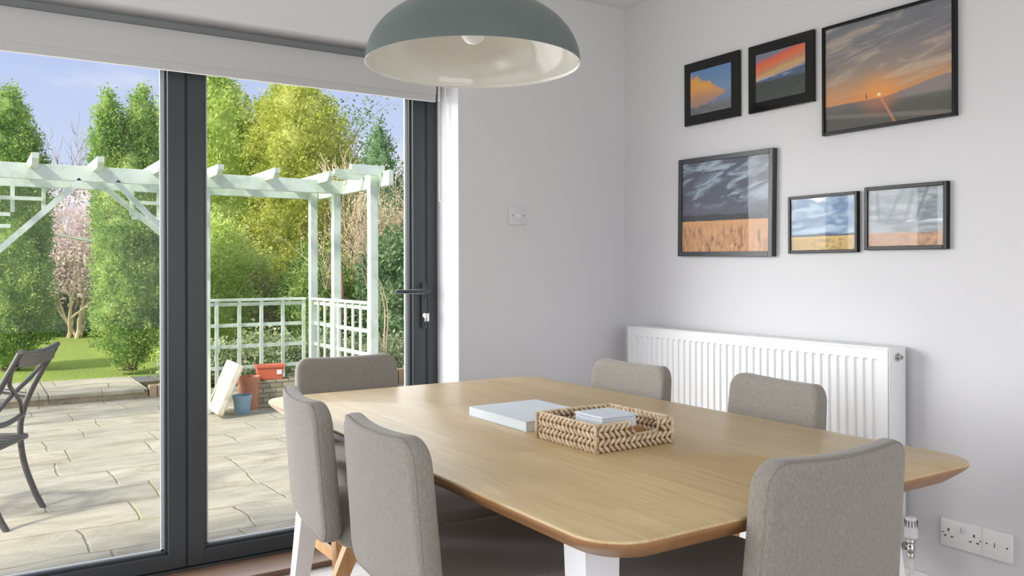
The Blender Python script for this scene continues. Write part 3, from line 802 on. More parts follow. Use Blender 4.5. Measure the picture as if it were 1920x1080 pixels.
for side in range(4):
    rot = Matrix.Rotation(side*PI/2, 4, 'Z')
    # local: wall along x at y = -hs, outward -y
    rows = 4; rh = hbk/rows; step = .0150
    for inner in (0, 1):
        for r in range(rows):
            z = rh*(r+.5)
            n = int(BS/step)
            for k in range(n+1):
                t = -hs+BS*(k+.25)/n
                if abs(t) > hs-.004: continue
                if z > wall_h(side, t)-.001: continue
                up = 1 if r % 2 else -1
                ax = rot @ Vector((math.cos(R(40*up)), 0, math.sin(R(40*up)))); nn = rot @ Vector((0, -1, 0))
                yy = -hs+.003 if not inner else -hs+.011
                lump(bm, rot @ Vector((t, yy, z)), ax, nn, .0120, .0047, .0046)
    # core
    if side == 0:
        segs = [(-hs+.004, notch[0], hbk-.003), (notch[0], notch[1], .027), (notch[1], hs-.004, hbk-.003)]
    else: segs = [(-hs+.004, hs-.004, hbk-.003)]
    for a, b, h in segs:
        vs = box(bc, a, b, -hs+.005, -hs+.010, .001, h)
        bmesh.ops.transform(bc, matrix=rot, verts=vs)
obj('woven_wall', bm, M_weave, T, smooth='all')
box(bc, -hs+.006, hs-.006, -hs+.006, hs-.006, .0, .004)
obj('base', bc, M_weaved, T)
bm = bmesh.new()
rm = hs-.007
rp = [(-rm, -rm, hbk), (notch[0], -rm, hbk), (notch[0]+.008, -rm, .040), (notch[0]+.016, -rm, .031), (notch[1]-.016, -rm, .031), (notch[1]-.006, -rm, .038), (notch[1], -rm, hbk-.002), (rm, -rm, hbk), (rm, rm, hbk), (-rm, rm, hbk), (-rm, -rm, hbk)]
fine = []
for a, b in zip(rp, rp[1:]):
    a = Vector(a); b = Vector(b); k = max(1, int((b-a).length/.006))
    for j in range(k): fine.append(a.lerp(b, j/k))
ph = 0
for i, p in enumerate(fine):                  # twisted cord round the rim
    q = fine[(i+1) % len(fine)]; ax = (q-p)
    if ax.length < 1e-6: continue
    ax = ax.normalized()+Vector((0, 0, .55*(1 if i % 2 else .4)))
    lump(bm, (p+q)/2, ax, (0, 0, 1) if abs(ax.normalized().z) < .9 else (0, 1, 0), .0058, .0042, .0030)
for s1 in (-1, 1):
    for s2 in (-1, 1): tube(bm, [(s1*(hs-.002), s2*(hs-.002), 0), (s1*(hs-.002), s2*(hs-.002), hbk)], .0042, 8)
obj('rim', bm, M_weave, T, smooth='all')
T2 = thing('wooden_block', 'flat brown wooden block under the white box inside the woven basket', 'box', (1.245, 1.527, TZ+.004))
obj('body', mbox(-.060, .060, -.062, .062, 0, .036, bev=.003), M_kraft, T2)
T3 = thing('white_box', 'small white box sitting inside the woven basket', 'box', (1.235, 1.515, TZ+.040))
obj('body', mbox(-.050, .050, -.050, .050, 0, .024, bev=.002), M_white, T3)
obj('lid', mbox(-.0515, .0515, -.0515, .0515, .024, .030, bev=.002), M_white, T3)
T4 = thing('white_book', 'thick white book lying flat on the oak table beside the basket', 'book', (1.262, 1.858, TZ))
obj('page_block', mbox(-.109, .106, -.136, .136, .0025, .0235), mat('page_edges', lin(226, 228, 228), rough=.7), T4)
bm = bmesh.new(); box(bm, -.112, .110, -.140, .140, 0, .0025, bev=.0008); box(bm, -.112, .110, -.140, .140, .0235, .026, bev=.0008); box(bm, -.112, -.1085, -.140, .140, 0, .026, bev=.0012)
obj('cover', bm, M_white, T4)

# ================================================================== GARDEN
GZ = -.150; LZ0 = -.050                       # patio and lawn levels
def f_patio(nb, b):
    c = nb.coord(); x, y, z = nb.sep(c)
    wob = nb.noise(c, 2.2, 3, .5, color=True)
    c2 = nb.vm('ADD', c, nb.scale(nb.vm('SUBTRACT', wob, (.5, .5, .5)), (.11, .11, 0)))
    br = nb.N.new('ShaderNodeTexBrick'); nb.L.new(c2, br.inputs['Vector'])
    br.inputs['Scale'].default_value = 1.0; br.inputs['Brick Width'].default_value = .74; br.inputs['Row Height'].default_value = .42
    br.inputs['Mortar Size'].default_value = .009; br.inputs['Mortar Smooth'].default_value = .7; br.inputs['Bias'].default_value = 0.0
    br.offset = .37; br.squash = .75; br.squash_frequency = 3
    br.inputs['Color1'].default_value = (0, 0, 0, 1); br.inputs['Color2'].default_value = (1, 1, 1, 1); br.inputs['Mortar'].default_value = (.5, .5, .5, 1)
    n1 = nb.noise(nb.scale(c, (1, 2.2, 1)), 2.2, 8, .68, .8); n2 = nb.noise(c, 34, 5, .65); n3 = nb.noise(c, 1.1, 3)
    base = nb.ramp(n1, [(.3, lin(146, 138, 118)), (.5, lin(178, 171, 151)), (.72, lin(202, 196, 175))])
    base = nb.mix(nb.m('MULTIPLY', br.outputs['Color'], .28), base, lin(140, 138, 130))
    base = nb.mix(nb.m('MULTIPLY', nb.ss(n2, .55, .75), .35), base, lin(120, 112, 98))
    base = nb.mix(nb.m('MULTIPLY', nb.ss(nb.noise(c, 3.1, 4, .6), .58, .7), .22), base, lin(146, 150, 112))
    mos = nb.mix(nb.ss(nb.noise(c, 3, 3), .54, .64), lin(138, 124, 100), lin(148, 154, 84))
    col = nb.mix(nb.m('MULTIPLY', nb.m('MULTIPLY', br.outputs['Fac'], nb.ss(nb.noise(c, 6, 4, .6), .32, .56)), .8), base, mos)
    nb.L.new(col, b.inputs['Base Color'])
    h = nb.m('SUBTRACT', nb.m('ADD', nb.m('MULTIPLY', n1, .4), nb.m('MULTIPLY', n2, .25)), nb.m('MULTIPLY', br.outputs['Fac'], .8))
    nb.L.new(nb.bump(h, .6, .012), b.inputs['Normal'])
M_patio = mat('weathered_flagstone', rough=.75, fn=f_patio)
def f_grass(nb, b):
    c = nb.coord(); n = nb.noise(c, 1.2, 5, .6); n2 = nb.noise(nb.scale(c, (1, .3, 1)), 30, 4, .7)
    col = nb.mix(n2, lin(158, 182, 92), lin(206, 220, 132)); col = nb.mix(nb.ss(n, .4, .7), col, lin(182, 200, 108))
    nb.L.new(col, b.inputs['Base Color']); nb.L.new(nb.bump(n2, .6, .03), b.inputs['Normal'])
M_grass = mat('lawn_grass', rough=.9, spec=.1, fn=f_grass)
def f_soil(nb, b):
    c = nb.coord(); n = nb.noise(c, 9, 6, .7)
    nb.L.new(nb.ramp(n, [(.35, lin(74, 64, 50)), (.55, lin(124, 110, 86)), (.7, lin(150, 146, 104))]), b.inputs['Base Color'])
    nb.L.new(nb.bump(n, .8, .03), b.inputs['Normal'])
M_soil = mat('garden_soil', rough=.95, spec=.1, fn=f_soil)
def f_stone(nb, b):
    c = nb.coord(); n = nb.noise(c, 7, 7, .7); n2 = nb.noise(c, 60, 3)
    nb.L.new(nb.ramp(n, [(.3, lin(134, 120, 98)), (.5, lin(182, 168, 142)), (.72, lin(206, 196, 172))]), b.inputs['Base Color'])
    nb.L.new(nb.bump(nb.m('ADD', n, nb.m('MULTIPLY', n2, .3)), .6, .015), b.inputs['Normal'])
M_stone = mat('rough_stone', rough=.85, spec=.2, fn=f_stone)
struct('patio', mbox(-6, 6.5, 3.36, 9.04, GZ-.3, GZ), M_patio)
bm = bmesh.new(); box(bm, -7, 1.50, 9.03, 10.15, GZ-.3, LZ0-.045)
struct('step_riser', bm, M_stone)
bm = bmesh.new(); rs = random.Random(3)
x = -7.0
while x < 1.5:
    wdt = rs.uniform(.45, .9); x1 = min(x+wdt, 1.50)
    box(bm, x+.004, x1-.004, 9.00+rs.uniform(-.01, .012), 10.15, LZ0-.045, LZ0+rs.uniform(-.004, .004), bev=.008); x = x1
struct('step_slabs', bm, M_patio)
# lawn with gentle ground, soil bed on the right
def ground(name, x0, x1, y0, y1, z, m, nx=40, ny=40, amp=.02):
    bm = bmesh.new(); g = []
    for j in range(ny+1):
        g.append([bm.verts.new((x0+(x1-x0)*i/nx, y0+(y1-y0)*j/ny, z+amp*math.sin(i*.9+j*.5)*math.cos(j*.7-i*.3))) for i in range(nx+1)])
    for j in range(ny):
        for i in range(nx): bm.faces.new((g[j][i], g[j][i+1], g[j+1][i+1], g[j+1][i]))
    bmesh.ops.solidify(bm, geom=bm.faces[:], thickness=.05)
    return struct(name, bm, m, smooth=True)
ground('lawn', -14, 3.2, 10.14, 30, LZ0-.01, M_grass)
ground('flower_bed', 3.2, 16, 9.04, 30, LZ0-.06, M_soil, 30, 40, .03)
ground('gravel_border', 1.5, 3.2, 9.04, 10.14, GZ+.03, M_soil, 12, 8, .015)
bm = bmesh.new()
for i in range(3):
    box(bm, 1.515+i*.078, 1.515+i*.078+.070, 9.01, 9.11, GZ, LZ0+.02, bev=.006)
tag(obj('brick_edging', bm, mat('pale_brick', lin(186, 164, 136), rough=.8)), 'short row of pale upright bricks at the end of the garden step', 'bricks')

# ---- pergola
def f_paint(nb, b):
    c = nb.coord(); n = nb.noise(nb.scale(c, (1, 1, 1)), 5, 6, .65); n2 = nb.noise(c, 26, 4, .7)
    col = nb.mix(nb.ss(n, .42, .66), lin(214, 226, 212), lin(186, 204, 180)); col = nb.mix(nb.m('MULTIPLY', nb.ss(n2, .6, .75), .4), col, lin(170, 180, 146))
    nb.L.new(col, b.inputs['Base Color'])
M_paint = mat('sage_painted_timber', rough=.7, fn=f_paint)
NY, FY = 7.65, 8.39; SX = 2.97; PB0, PB1 = 1.845, 1.968
T = thing('pergola', 'pale sage painted timber pergola standing along the patio', 'pergola', (SX, NY, GZ))
def P(name, bm, label=None):
    o = obj(name, bm, M_paint, T); o.location = (-SX, -NY, -GZ)
    if label: o['label'] = label
    return o
for x0, x1, y in ((-3.4, 3.05, NY), (-3.4, 3.02, FY)): P('beam', mbox(x0, x1, y-.025, y+.025, PB0, PB1, bev=.004))
P('beam', mbox(SX+.035, SX+.082, 6.58, 8.44, PB0-.004, PB1+.004, bev=.004), 'side beam running towards the house')
for x, y in ((-2.6, NY), (-.42, NY), (1.757, NY), (SX, NY), (SX-.010, FY), (SX-.004, 6.83), (-.42, FY), (-2.6, FY)):
    P('post', mbox(x-.037, x+.037, y-.037+(.062 if y == NY else -.062 if y == FY else 0), y+.037+(.062 if y == NY else -.062 if y == FY else 0), GZ, PB1-.004 if y != 6.83 else PB1-.01, bev=.004))
def rafter(a, b, z0, z1, w, axis):
    bm = bmesh.new(); n = .05
    pr = [(a, z1), (b, z1), (b, z0+.5*(z1-z0)), (b-n, z0), (a+n, z0), (a, z0+.5*(z1-z0))]
    A = []; B = []
    for t, z in pr:
        if axis == 'y': A.append(bm.verts.new((w-.024, t, z))); B.append(bm.verts.new((w+.024, t, z)))
        else: A.append(bm.verts.new((t, w-.024, z))); B.append(bm.verts.new((t, w+.024, z)))
    bm.faces.new(A); bm.faces.new(B[::-1])
    for k in range(6): bm.faces.new((A[k], A[(k+1) % 6], B[(k+1) % 6], B[k]))
    return bm
for x in (-2.85, -2.38, -1.91, -1.44, -.97, -.50, -.03, .43, .88, 1.335, 1.80, 2.285, 2.78):
    P('rafter', rafter(7.33, 8.72, PB1-.035, PB1+.052, x, 'y'))
for y in (6.72, 7.12): P('rafter', rafter(2.72, 3.02, PB1-.035, PB1+.048, y, 'x'))
def brace(x0, z0, x1, z1, y):
    bm = bmesh.new(); beam(bm, (x0, y, z0), (x1, y, z1), .030, .046); P('brace', bm)
brace(.77, PB0+.01, -.40, .68+.0, NY-.01); brace(1.03, PB0+.01, 1.72, 1.12, NY-.01)
brace(1.05, PB0+.01, 1.70, 1.30, FY-.03); brace(2.40, PB0+.0, 2.9, 1.45, FY+.02) if False else None
for x0, x1 in ((-.38, .55), (1.25, 1.72)):
    bm = bmesh.new()
    k = 0; xx = x0
    while xx <= x1+.001:
        box(bm, xx-.016, xx+.016, FY-.075, FY-.060, 1.50 if x0 < 0 and xx < .3 else 1.62, PB0+.01); xx += .232
    for z in (1.74, 1.60, 1.50):
        if z > 1.55 or x0 < 0: box(bm, x0, x1-(.0 if z > 1.7 else .25)*(1 if x0 < 0 else 0), FY-.088, FY-.075, z-.016, z+.016)
    P('lattice', bm)
# ---- trellis fence
T = thing('trellis_fence', 'low pale green trellis fence closing the corner of the pergola', 'fence', (SX, FY, GZ))
def F(name, bm):
    o = obj(name, bm, M_paint, T); o.location = (-SX, -FY, -GZ); return o
tz1 = .815; tz0 = -.06
bm = bmesh.new(); n = 6
for i in range(n):
    x = 1.80+i*(2.88-1.80)/(n-1); box(bm, x-.017, x+.017, FY-.012, FY+.002, tz0, tz1)
for z in (.785, .580, .372, .165, -.04): box(bm, 1.775, 2.89, FY+.002, FY+.018, z-.017, z+.017)
F('lattice_panel', bm)
bm = bmesh.new()
for i in range(9):
    y = 6.88+i*(8.32-6.88)/8
    if abs(y-NY) < .05: continue
    box(bm, SX-.030, SX-.016, y-.017, y+.017, tz0, tz1)
for z in (.785, .580, .372, .165, -.04): box(bm, SX-.016, SX-.001, 6.84, 8.34, z-.017, z+.017)
F('lattice_panel', bm)
bm = bmesh.new(); box(bm, 1.775, 2.90, FY-.026, FY+.026, tz1, tz1+.026, bev=.003); F('top_rail', bm)
bm = bmesh.new(); box(bm, SX-.040, SX+.012, 6.85, 8.33, tz1, tz1+.026, bev=.003); F('top_rail', bm)

# ---- planters and stones by the fence
def f_slab(nb, b):
    c = nb.coord(); n = nb.noise(c, 9, 6, .65)
    nb.L.new(nb.ramp(n, [(.3, lin(190, 176, 148)), (.5, lin(222, 214, 190)), (.7, lin(236, 230, 212))]), b.inputs['Base Color'])
    nb.L.new(nb.bump(n, .5, .015), b.inputs['Normal'])
M_slab = mat('cream_slab', rough=.85, spec=.2, fn=f_slab)
def f_terra(nb, b):
    c = nb.coord(); n = nb.noise(c, 14, 5, .6)
    nb.L.new(nb.mix(n, lin(176, 108, 82), lin(206, 146, 116)), b.inputs['Base Color'])
M_terra = mat('terracotta', rough=.8, fn=f_terra)
bm = bmesh.new(); box(bm, -.065, 0, 0, .46, 0, .455, bev=.016, seg=3)
o = tag(obj('stone_slab', bm, M_slab), 'thick cream stone slab leaning beside the pergola post', 'slab')
o.location = (1.815, 7.33, GZ+.024); o.rotation_euler = (0, R(23), R(-3))
def pot(name, label, loc, r0, r1, h, m):
    bm = bmesh.new(); lathe(bm, [(0, 0), (r0, 0), (r1*.97, h*.82), (r1*1.06, h*.82), (r1*1.08, h), (r1*.94, h), (r1*.9, h*.75), (r0*.9, h*.1), (0, h*.1)], 28)
    T = thing(name, label, 'flower pot', loc)
    obj('pot_body', bm, m, T, smooth=True)
    bm = bmesh.new(); lathe(bm, [(0, h*.80), (r1*.93, h*.80), (r1*.88, h*.70), (0, h*.70)], 20); obj('soil', bm, M_soil, T)
    return T
pot('blue_pot', 'small pale blue round pot beside the leaning stone slab', (2.035, 7.56, GZ), .064, .080, .165, mat('blue_glaze', lin(140, 172, 190), rough=.35))
pot('terracotta_pot', 'tall terracotta pot between the stone slab and the trough', (2.150, 7.775, GZ), .088, .098, .30, M_terra)
def f_trough(nb, b):
    c = nb.coord(); br = nb.N.new('ShaderNodeTexBrick'); nb.L.new(nb.vm('MULTIPLY', nb.comb(nb.sep(c)[0], nb.sep(c)[2], 0.0), (1, 1, 1)), br.inputs['Vector'])
    br.inputs['Scale'].default_value = 1; br.inputs['Brick Width'].default_value = .12; br.inputs['Row Height'].default_value = .045; br.inputs['Mortar Size'].default_value = .005
    br.inputs['Color1'].default_value = lin(176, 166, 140); br.inputs['Color2'].default_value = lin(150, 144, 120); br.inputs['Mortar'].default_value = lin(112, 104, 84)
    nb.L.new(br.outputs['Color'], b.inputs['Base Color']); nb.L.new(nb.bump(br.outputs['Fac'], -.7, .012), b.inputs['Normal'])
T = thing('stone_trough', 'grey green brick patterned trough in front of the trellis', 'trough', (2.40, 7.86, GZ))
bm = bmesh.new()
for q in ((-.20, .20, -.10, -.075), (-.20, .20, .075, .10)): box(bm, q[0], q[1], q[2], q[3], 0, .25, bev=.006)
for q in ((-.20, -.175), (.175, .20)): box(bm, q[0], q[1], -.075, .075, 0, .25, bev=.006)
box(bm, -.18, .18, -.08, .08, 0, .03)
obj('trough_body', bm, mat('trough_stone', rough=.85, fn=f_trough), T)
obj('soil', mbox(-.175, .175, -.075, .075, .19, .235), M_soil, T)
T = thing('planter_box', 'orange red plastic planter box with a white label on the trough', 'planter', (2.37, 7.86, GZ+.252), R(-8))
bm = bmesh.new()
def frust(bm, a0, b0, a1, b1, z0, z1):
    A = [bm.verts.new((x*a0, y*b0, z0)) for x, y in ((-1, -1), (1, -1), (1, 1), (-1, 1))]; B = [bm.verts.new((x*a1, y*b1, z1)) for x, y in ((-1, -1), (1, -1), (1, 1), (-1, 1))]
    bm.faces.new(A); bm.faces.new(B)
    for k in range(4): bm.faces.new((A[k], A[(k+1) % 4], B[(k+1) % 4], B[k]))
frust(bm, .105, .060, .122, .072, 0, .115)
frust(bm, .130, .080, .131, .081, .112, .135)
obj('box_body', bm, mat('red_plastic', lin(206, 104, 76), rough=.45), T)
obj('sticker', mbox(.055, .100, -.0722, -.0700, .045, .088), M_plastic, T, label='white paper label')
# low brick edging seen past the right side of the fence
bm = bmesh.new(); rr = random.Random(5)
for i in range(7):
    box(bm, i*.112, i*.112+.100, -.05, .05, 0, .165+rr.uniform(-.01, .01), bev=.006)
o = tag(obj('brick_border', bm, mat('buff_brick', lin(170, 146, 108), rough=.85)), 'row of buff upright bricks edging the bed beyond the door edge', 'bricks')
o.location = (3.55, 8.50, GZ); o.rotation_euler = (0, 0, R(6))

# ---- metal garden chair
M_bronze = mat('weathered_bronze_metal', lin(90, 87, 84), rough=.42, metal=.35)
cdir = Vector((-.905, .43, 0)).normalized()
T = thing('garden_chair', 'bronze grey cast metal garden chair on the patio outside the doors', 'garden chair', (.262, 4.96, GZ), math.atan2(cdir.y, cdir.x)-PI/2)
def spl(pts, n=8):
    out = []; P_ = [Vector(p) for p in pts]; P_ = [P_[0]*2-P_[1]]+P_+[P_[-1]*2-P_[-2]]
    for i in range(1, len(P_)-2):
        for k in range(n):
            t = k/n; a, b, c_, d_ = P_[i-1:i+3]
            out.append(.5*((2*b)+(-a+c_)*t+(2*a-5*b+4*c_-d_)*t*t+(-a+3*b-3*c_+d_)*t**3))
    return out+[P_[-2]]
prof = [(-.045, .865), (-.010, .80), (.075, .64), (.125, .50), (.135, .39), (.115, .24), (.060, .08), (.02, 0)]
for s in (-1, 1):
    bm = bmesh.new(); tube(bm, spl([(s*.212, y, z) for y, z in prof]), .0155, 10); obj('back_stile', bm, M_bronze, T, smooth=True, label='curved stile running down into the rear leg')
    bm = bmesh.new(); tube(bm, spl([(s*.212, .56, .39), (s*.212, .58, .22), (s*.222, .61, 0)]), .0150, 10); obj('leg', bm, M_bronze, T, smooth=True)
    bm = bmesh.new(); tube(bm, spl([(s*.215, .095, .60), (s*.235, .25, .625), (s*.24, .45, .615), (s*.225, .57, .57), (s*.215, .57, .40)]), .0145, 10); obj('armrest', bm, M_bronze, T, smooth=True)
bm = bmesh.new()
tube(bm, spl([(-.225, -.050, .875), (-.11, -.040, .855), (0, -.030, .850), (.11, -.040, .855), (.225, -.050, .875)]), .014, 10)
A = spl([(-.215, -.030, .835), (0, -.012, .815), (.215, -.030, .835)]); 
for i in range(len(A)-1):
    a, b = A[i], A[i+1]; bm2 = [bm.verts.new(p) for p in (a+Vector((0, .006, -.035)), b+Vector((0, .006, -.035)), b+Vector((0, -.012, .03)), a+Vector((0, -.012, .03)))]
    bm.faces.new(bm2); q = [bm.verts.new(v.co+Vector((0, -.010, 0))) for v in bm2]; bm.faces.new(q[::-1]); bm.faces.new((bm2[0], bm2[1], q[1], q[0])); bm.faces.new((bm2[2], bm2[3], q[3], q[2]))
obj('top_rail', bm, M_bronze, T, smooth=True)
bm = bmesh.new(); tube(bm, spl([(-.21, .118, .505), (0, .108, .49), (.21, .118, .505)]), .014, 10); obj('lower_rail', bm, M_bronze, T, smooth=True)
for s in (-1, 1):
    bm = bmesh.new(); tube(bm, spl([(s*.20, -.005, .80), (s*.12, .045, .71), (s*.02, .070, .655), (-s*.10, .09, .59), (-s*.20, .12, .51)]), .0115, 10); obj('cross_bar', bm, M_bronze, T, smooth=True)
bm = bmesh.new()
for p in (((-.215, .11, .385), (.215, .11, .385)), ((-.215, .58, .39), (.215, .58, .39)), ((-.215, .11, .385), (-.215, .58, .39)), ((.215, .11, .385), (.215, .58, .39))): tube(bm, p, .0165, 8)
for k in range(6):
    t = -.19+k*.076
    beam(bm, (t-.05, .11, .390), (min(t+.10, .21), .58, .395), .016, .008); beam(bm, (min(t+.10, .21), .11, .391), (t-.05, .58, .396), .016, .008)
obj('seat', bm, M_bronze, T, smooth=True)

# ---- rotary clothes airer (folded white lines seen between the yews and right of the post)
T = thing('rotary_airer', 'white rotary clothes airer standing on the lawn behind the pergola', 'clothes airer', (2.02, 12.75, LZ0))
bm = bmesh.new(); tube(bm, [(0, 0, 0), (0, 0, 1.70)], .022, 10); obj('pole', bm, M_steel, T)
for k in range(4):
    a = R(20+90*k); bm = bmesh.new(); tube(bm, [(0, 0, 1.45), (1.30*math.cos(a), 1.30*math.sin(a), 1.66)], .012, 8); obj('arm', bm, M_plastic, T)
bm = bmesh.new()
for ring in (.45, .7, .95, 1.25):
    pts = [(ring*math.cos(R(20+90*k)), ring*math.sin(R(20+90*k)), 1.45+.21*ring/1.3) for k in range(5)]
    tube(bm, pts, .006, 5, cap=False)
obj('washing_line', bm, M_plastic, T)

# ---- planting
def leaf_mat(name, c1, c2, c3, sc=2.0, trans=.35):
    m = bpy.data.materials.new(name); m.use_nodes = True; nb = NB(m.node_tree)
    for n in list(nb.N):
        if n.type != 'OUTPUT_MATERIAL': nb.N.remove(n)
    c = nb.coord(); n1 = nb.noise(c, sc, 3, .6); n2 = nb.noise(c, sc*9, 3, .6)
    f = nb.m('ADD', nb.m('MULTIPLY', n1, .45), nb.m('MULTIPLY', n2, .55))
    col = nb.ramp(f, [(.38, c1), (.5, c2), (.62, c3)])
    d_ = nb.N.new('ShaderNodeBsdfDiffuse'); t_ = nb.N.new('ShaderNodeBsdfTranslucent'); mx = nb.N.new('ShaderNodeMixShader')
    nb.L.new(col, d_.inputs[0]); nb.L.new(col, t_.inputs[0]); mx.inputs[0].default_value = trans
    nb.L.new(d_.outputs[0], mx.inputs[1]); nb.L.new(t_.outputs[0], mx.inputs[2])
    nb.L.new(mx.outputs[0], [n for n in nb.N if n.type == 'OUTPUT_MATERIAL'][0].inputs[0])
    return m
def leaves_mesh(name, centers, normals, size, aspect=2.0, up=0.0, core=None):
    """one small folded leaf (two triangles making a rhomb) per centre"""
    n = len(centers); c = centers
    d_ = rng.normal(size=(n, 3))*0.75+normals*0.9; d_[:, 2] += up
    d_ /= np.linalg.norm(d_, axis=1, keepdims=True)
    r_ = rng.normal(size=(n, 3)); s_ = np.cross(d_, r_); s_ /= np.linalg.norm(s_, axis=1, keepdims=True)
    sz = size*rng.uniform(.6, 1.4, size=(n, 1))
    a = c-d_*sz*.5; b = c+s_*sz/aspect*.5; e = c+d_*sz*.5; f = c-s_*sz/aspect*.5
    V = np.stack([a, b, e, f], axis=1).reshape(-1, 3)
    faces = np.arange(4*n).reshape(-1, 4)
    if core is not None:
        cv, cf = core
        base = len(V); V = np.vstack([V, cv]); faces = np.vstack([faces, cf+base])
    me = bpy.data.meshes.new(name)
    me.vertices.add(len(V)); me.vertices.foreach_set('co', V.astype(np.float32).ravel())
    me.loops.add(len(faces)*4); me.loops.foreach_set('vertex_index', faces.astype(np.int32).ravel())
    me.polygons.add(len(faces)); me.polygons.foreach_set('loop_start', np.arange(0, len(faces)*4, 4, dtype=np.int32))
    me.polygons.foreach_set('loop_total', np.full(len(faces), 4, dtype=np.int32))
    me.update(calc_edges=True); me.validate()
    return me
def crown(prof, rx, ry, h, nclump, per, cl, size, lump_amp=.12, aspect=2.2, up=.4, core=True, name='foliage', seedfreq=5.0):
    """prof: list of (z fraction, radius fraction)"""
    pz = np.array([p[0] for p in prof]); pr = np.array([p[1] for p in prof])
    wgt = np.interp(np.linspace(0, 1, 200), pz, pr)+.05; wgt /= wgt.sum()
    t = rng.choice(200, size=nclump, p=wgt)/199.0+rng.uniform(0, .005, nclump)
    th = rng.uniform(0, 2*PI, nclump)
    ph = rng.uniform(0, 6, 6)
    lumps = lambda t, th: 1+lump_amp*(np.sin(3*th+ph[0]+seedfreq*t*2)+np.sin(5*th-ph[1]+seedfreq*3*t)+.7*np.sin(2*th+ph[2]-seedfreq*5*t))/2
    rr_ = np.interp(t, pz, pr)*lumps(t, th)*rng.uniform(.76, 1.10, nclump)
    cc = np.stack([rx*rr_*np.cos(th), ry*rr_*np.sin(th), t*h], axis=1)
    nn = np.stack([np.cos(th), np.sin(th), .35+0*th], axis=1)
    C_ = np.repeat(cc, per, axis=0)+rng.normal(size=(nclump*per, 3))*cl*np.array([1, 1, 1.25])
    N_ = np.repeat(nn, per, axis=0)
    cr = None
    if core:
        nt, nh = 26, 24; cv = []; cf = []
        for i in range(nt):
            tt = .01+.97*i/(nt-1)
            for j in range(nh):
                a = 2*PI*j/nh; q = float(np.interp(tt, pz, pr)*lumps(tt, a))*.80
                cv.append((rx*q*math.cos(a), ry*q*math.sin(a), tt*h))
        for i in range(nt-1):
            for j in range(nh): cf.append((i*nh+j, i*nh+(j+1) % nh, (i+1)*nh+(j+1) % nh, (i+1)*nh+j))
        cr = (np.array(cv), np.array(cf))
    return leaves_mesh(name, C_, N_, size, aspect, up, cr)
M_bark = mat('bark', lin(112, 92, 74), rough=.9)
M_twig = mat('dry_twig', lin(206, 188, 156), rough=.9)
M_yew = leaf_mat('yew_needles', lin(100, 136, 74), lin(158, 188, 106), lin(212, 224, 142), 3)
M_cyp = leaf_mat('cypress_needles', lin(172, 196, 100), lin(208, 224, 130), lin(238, 242, 170), 1.6, .45)
M_gold = leaf_mat('golden_thuja', lin(156, 172, 72), lin(206, 212, 110), lin(232, 232, 148), 1.8, .4)
M_dkgr = leaf_mat('dark_foliage', lin(92, 124, 84), lin(130, 160, 112), lin(172, 192, 142), 2)
M_hedge = leaf_mat('hedge_leaves', lin(110, 136, 88), lin(146, 168, 114), lin(190, 204, 156), 2)
M_laurel = leaf_mat('laurel_leaves', lin(78, 110, 72), lin(118, 148, 102), lin(178, 196, 150), 4, .25)
M_blos = leaf_mat('pale_blossom', lin(218, 198, 194), lin(236, 222, 220), lin(246, 238, 238), 3, .4)
M_cover = leaf_mat('variegated_leaves', lin(120, 142, 84), lin(182, 194, 146), lin(222, 226, 198), 5, .3)
def tree(name, label, cat, loc, mesh, m, trunk=(.06, .5), tm=None, group=None):
    T = thing(name, label, cat, loc, 0, group)
    obj('foliage', mesh, m, T)
    if trunk:
        bm = bmesh.new(); tube(bm, spl([(0, 0, -.05), (.02, .01, trunk[1]*.5), (0, 0, trunk[1])], 3), [trunk[0]*k for k in np.linspace(1.1, .8, 7)], 8)
        obj('trunk', bm, tm or M_bark, T, smooth=True)
    return T
yprof = [(0, .22), (.03, .42), (.10, .78), (.25, 1.0), (.5, .98), (.7, .85), (.85, .60), (.94, .36), (1, .08)]
tree('columnar_yew', 'columnar yew at the left edge of the garden view', 'tree', (.40, 11.6, LZ0+.03),
     crown(yprof, .45, .44, 3.32, 1000, 50, .036, .036, .13), M_yew, (.10, .9))
tree('columnar_yew', 'columnar yew with a forked top just left of the door mullion', 'tree', (1.53, 10.46, LZ0+.08),
     crown([(0, .20), (.04, .46), (.10, .80), (.22, 1.0), (.55, .98), (.75, .90), (.84, .60), (.88, .34), (1, .05)], .36, .37, 2.85, 900, 50, .032, .032, .12), M_yew, (.09, .8))
for dx, dy, r_, h_, z_ in ((-.20, 0, .17, .90, 2.22), (.16, .05, .22, 1.0, 2.22)):
    me = crown([(0, 1), (.4, .95), (.75, .6), (1, .1)], r_, r_, h_, 150, 42, .040, .036, .1)
    o = obj('foliage', me, M_yew, [k for k in bpy.data.objects if k.name == 'columnar_yew.001'][0]); o.location = (dx, dy, z_)
tree('cypress_tree', 'tall feathery yellow green cypress behind the pergola', 'tree', (3.05, 13.3, LZ0),
     crown([(0, .95), (.3, 1.0), (.6, .86), (.8, .62), (.93, .35), (1, .12)], 1.10, 1.0, 4.25, 1600, 50, .066, .062, .26, 2.6, .3, seedfreq=7), M_cyp, (.12, 1.0))
tree('golden_conifer', 'broad golden green conifer rising above the corner of the pergola', 'tree', (4.25, 12.65, LZ0),
     crown([(0, .8), (.25, .98), (.55, 1.0), (.78, .86), (.92, .55), (1, .15)], .85, .85, 4.10, 1800, 50, .048, .044, .15, 2.0, .3), M_gold, (.12, 1.0))
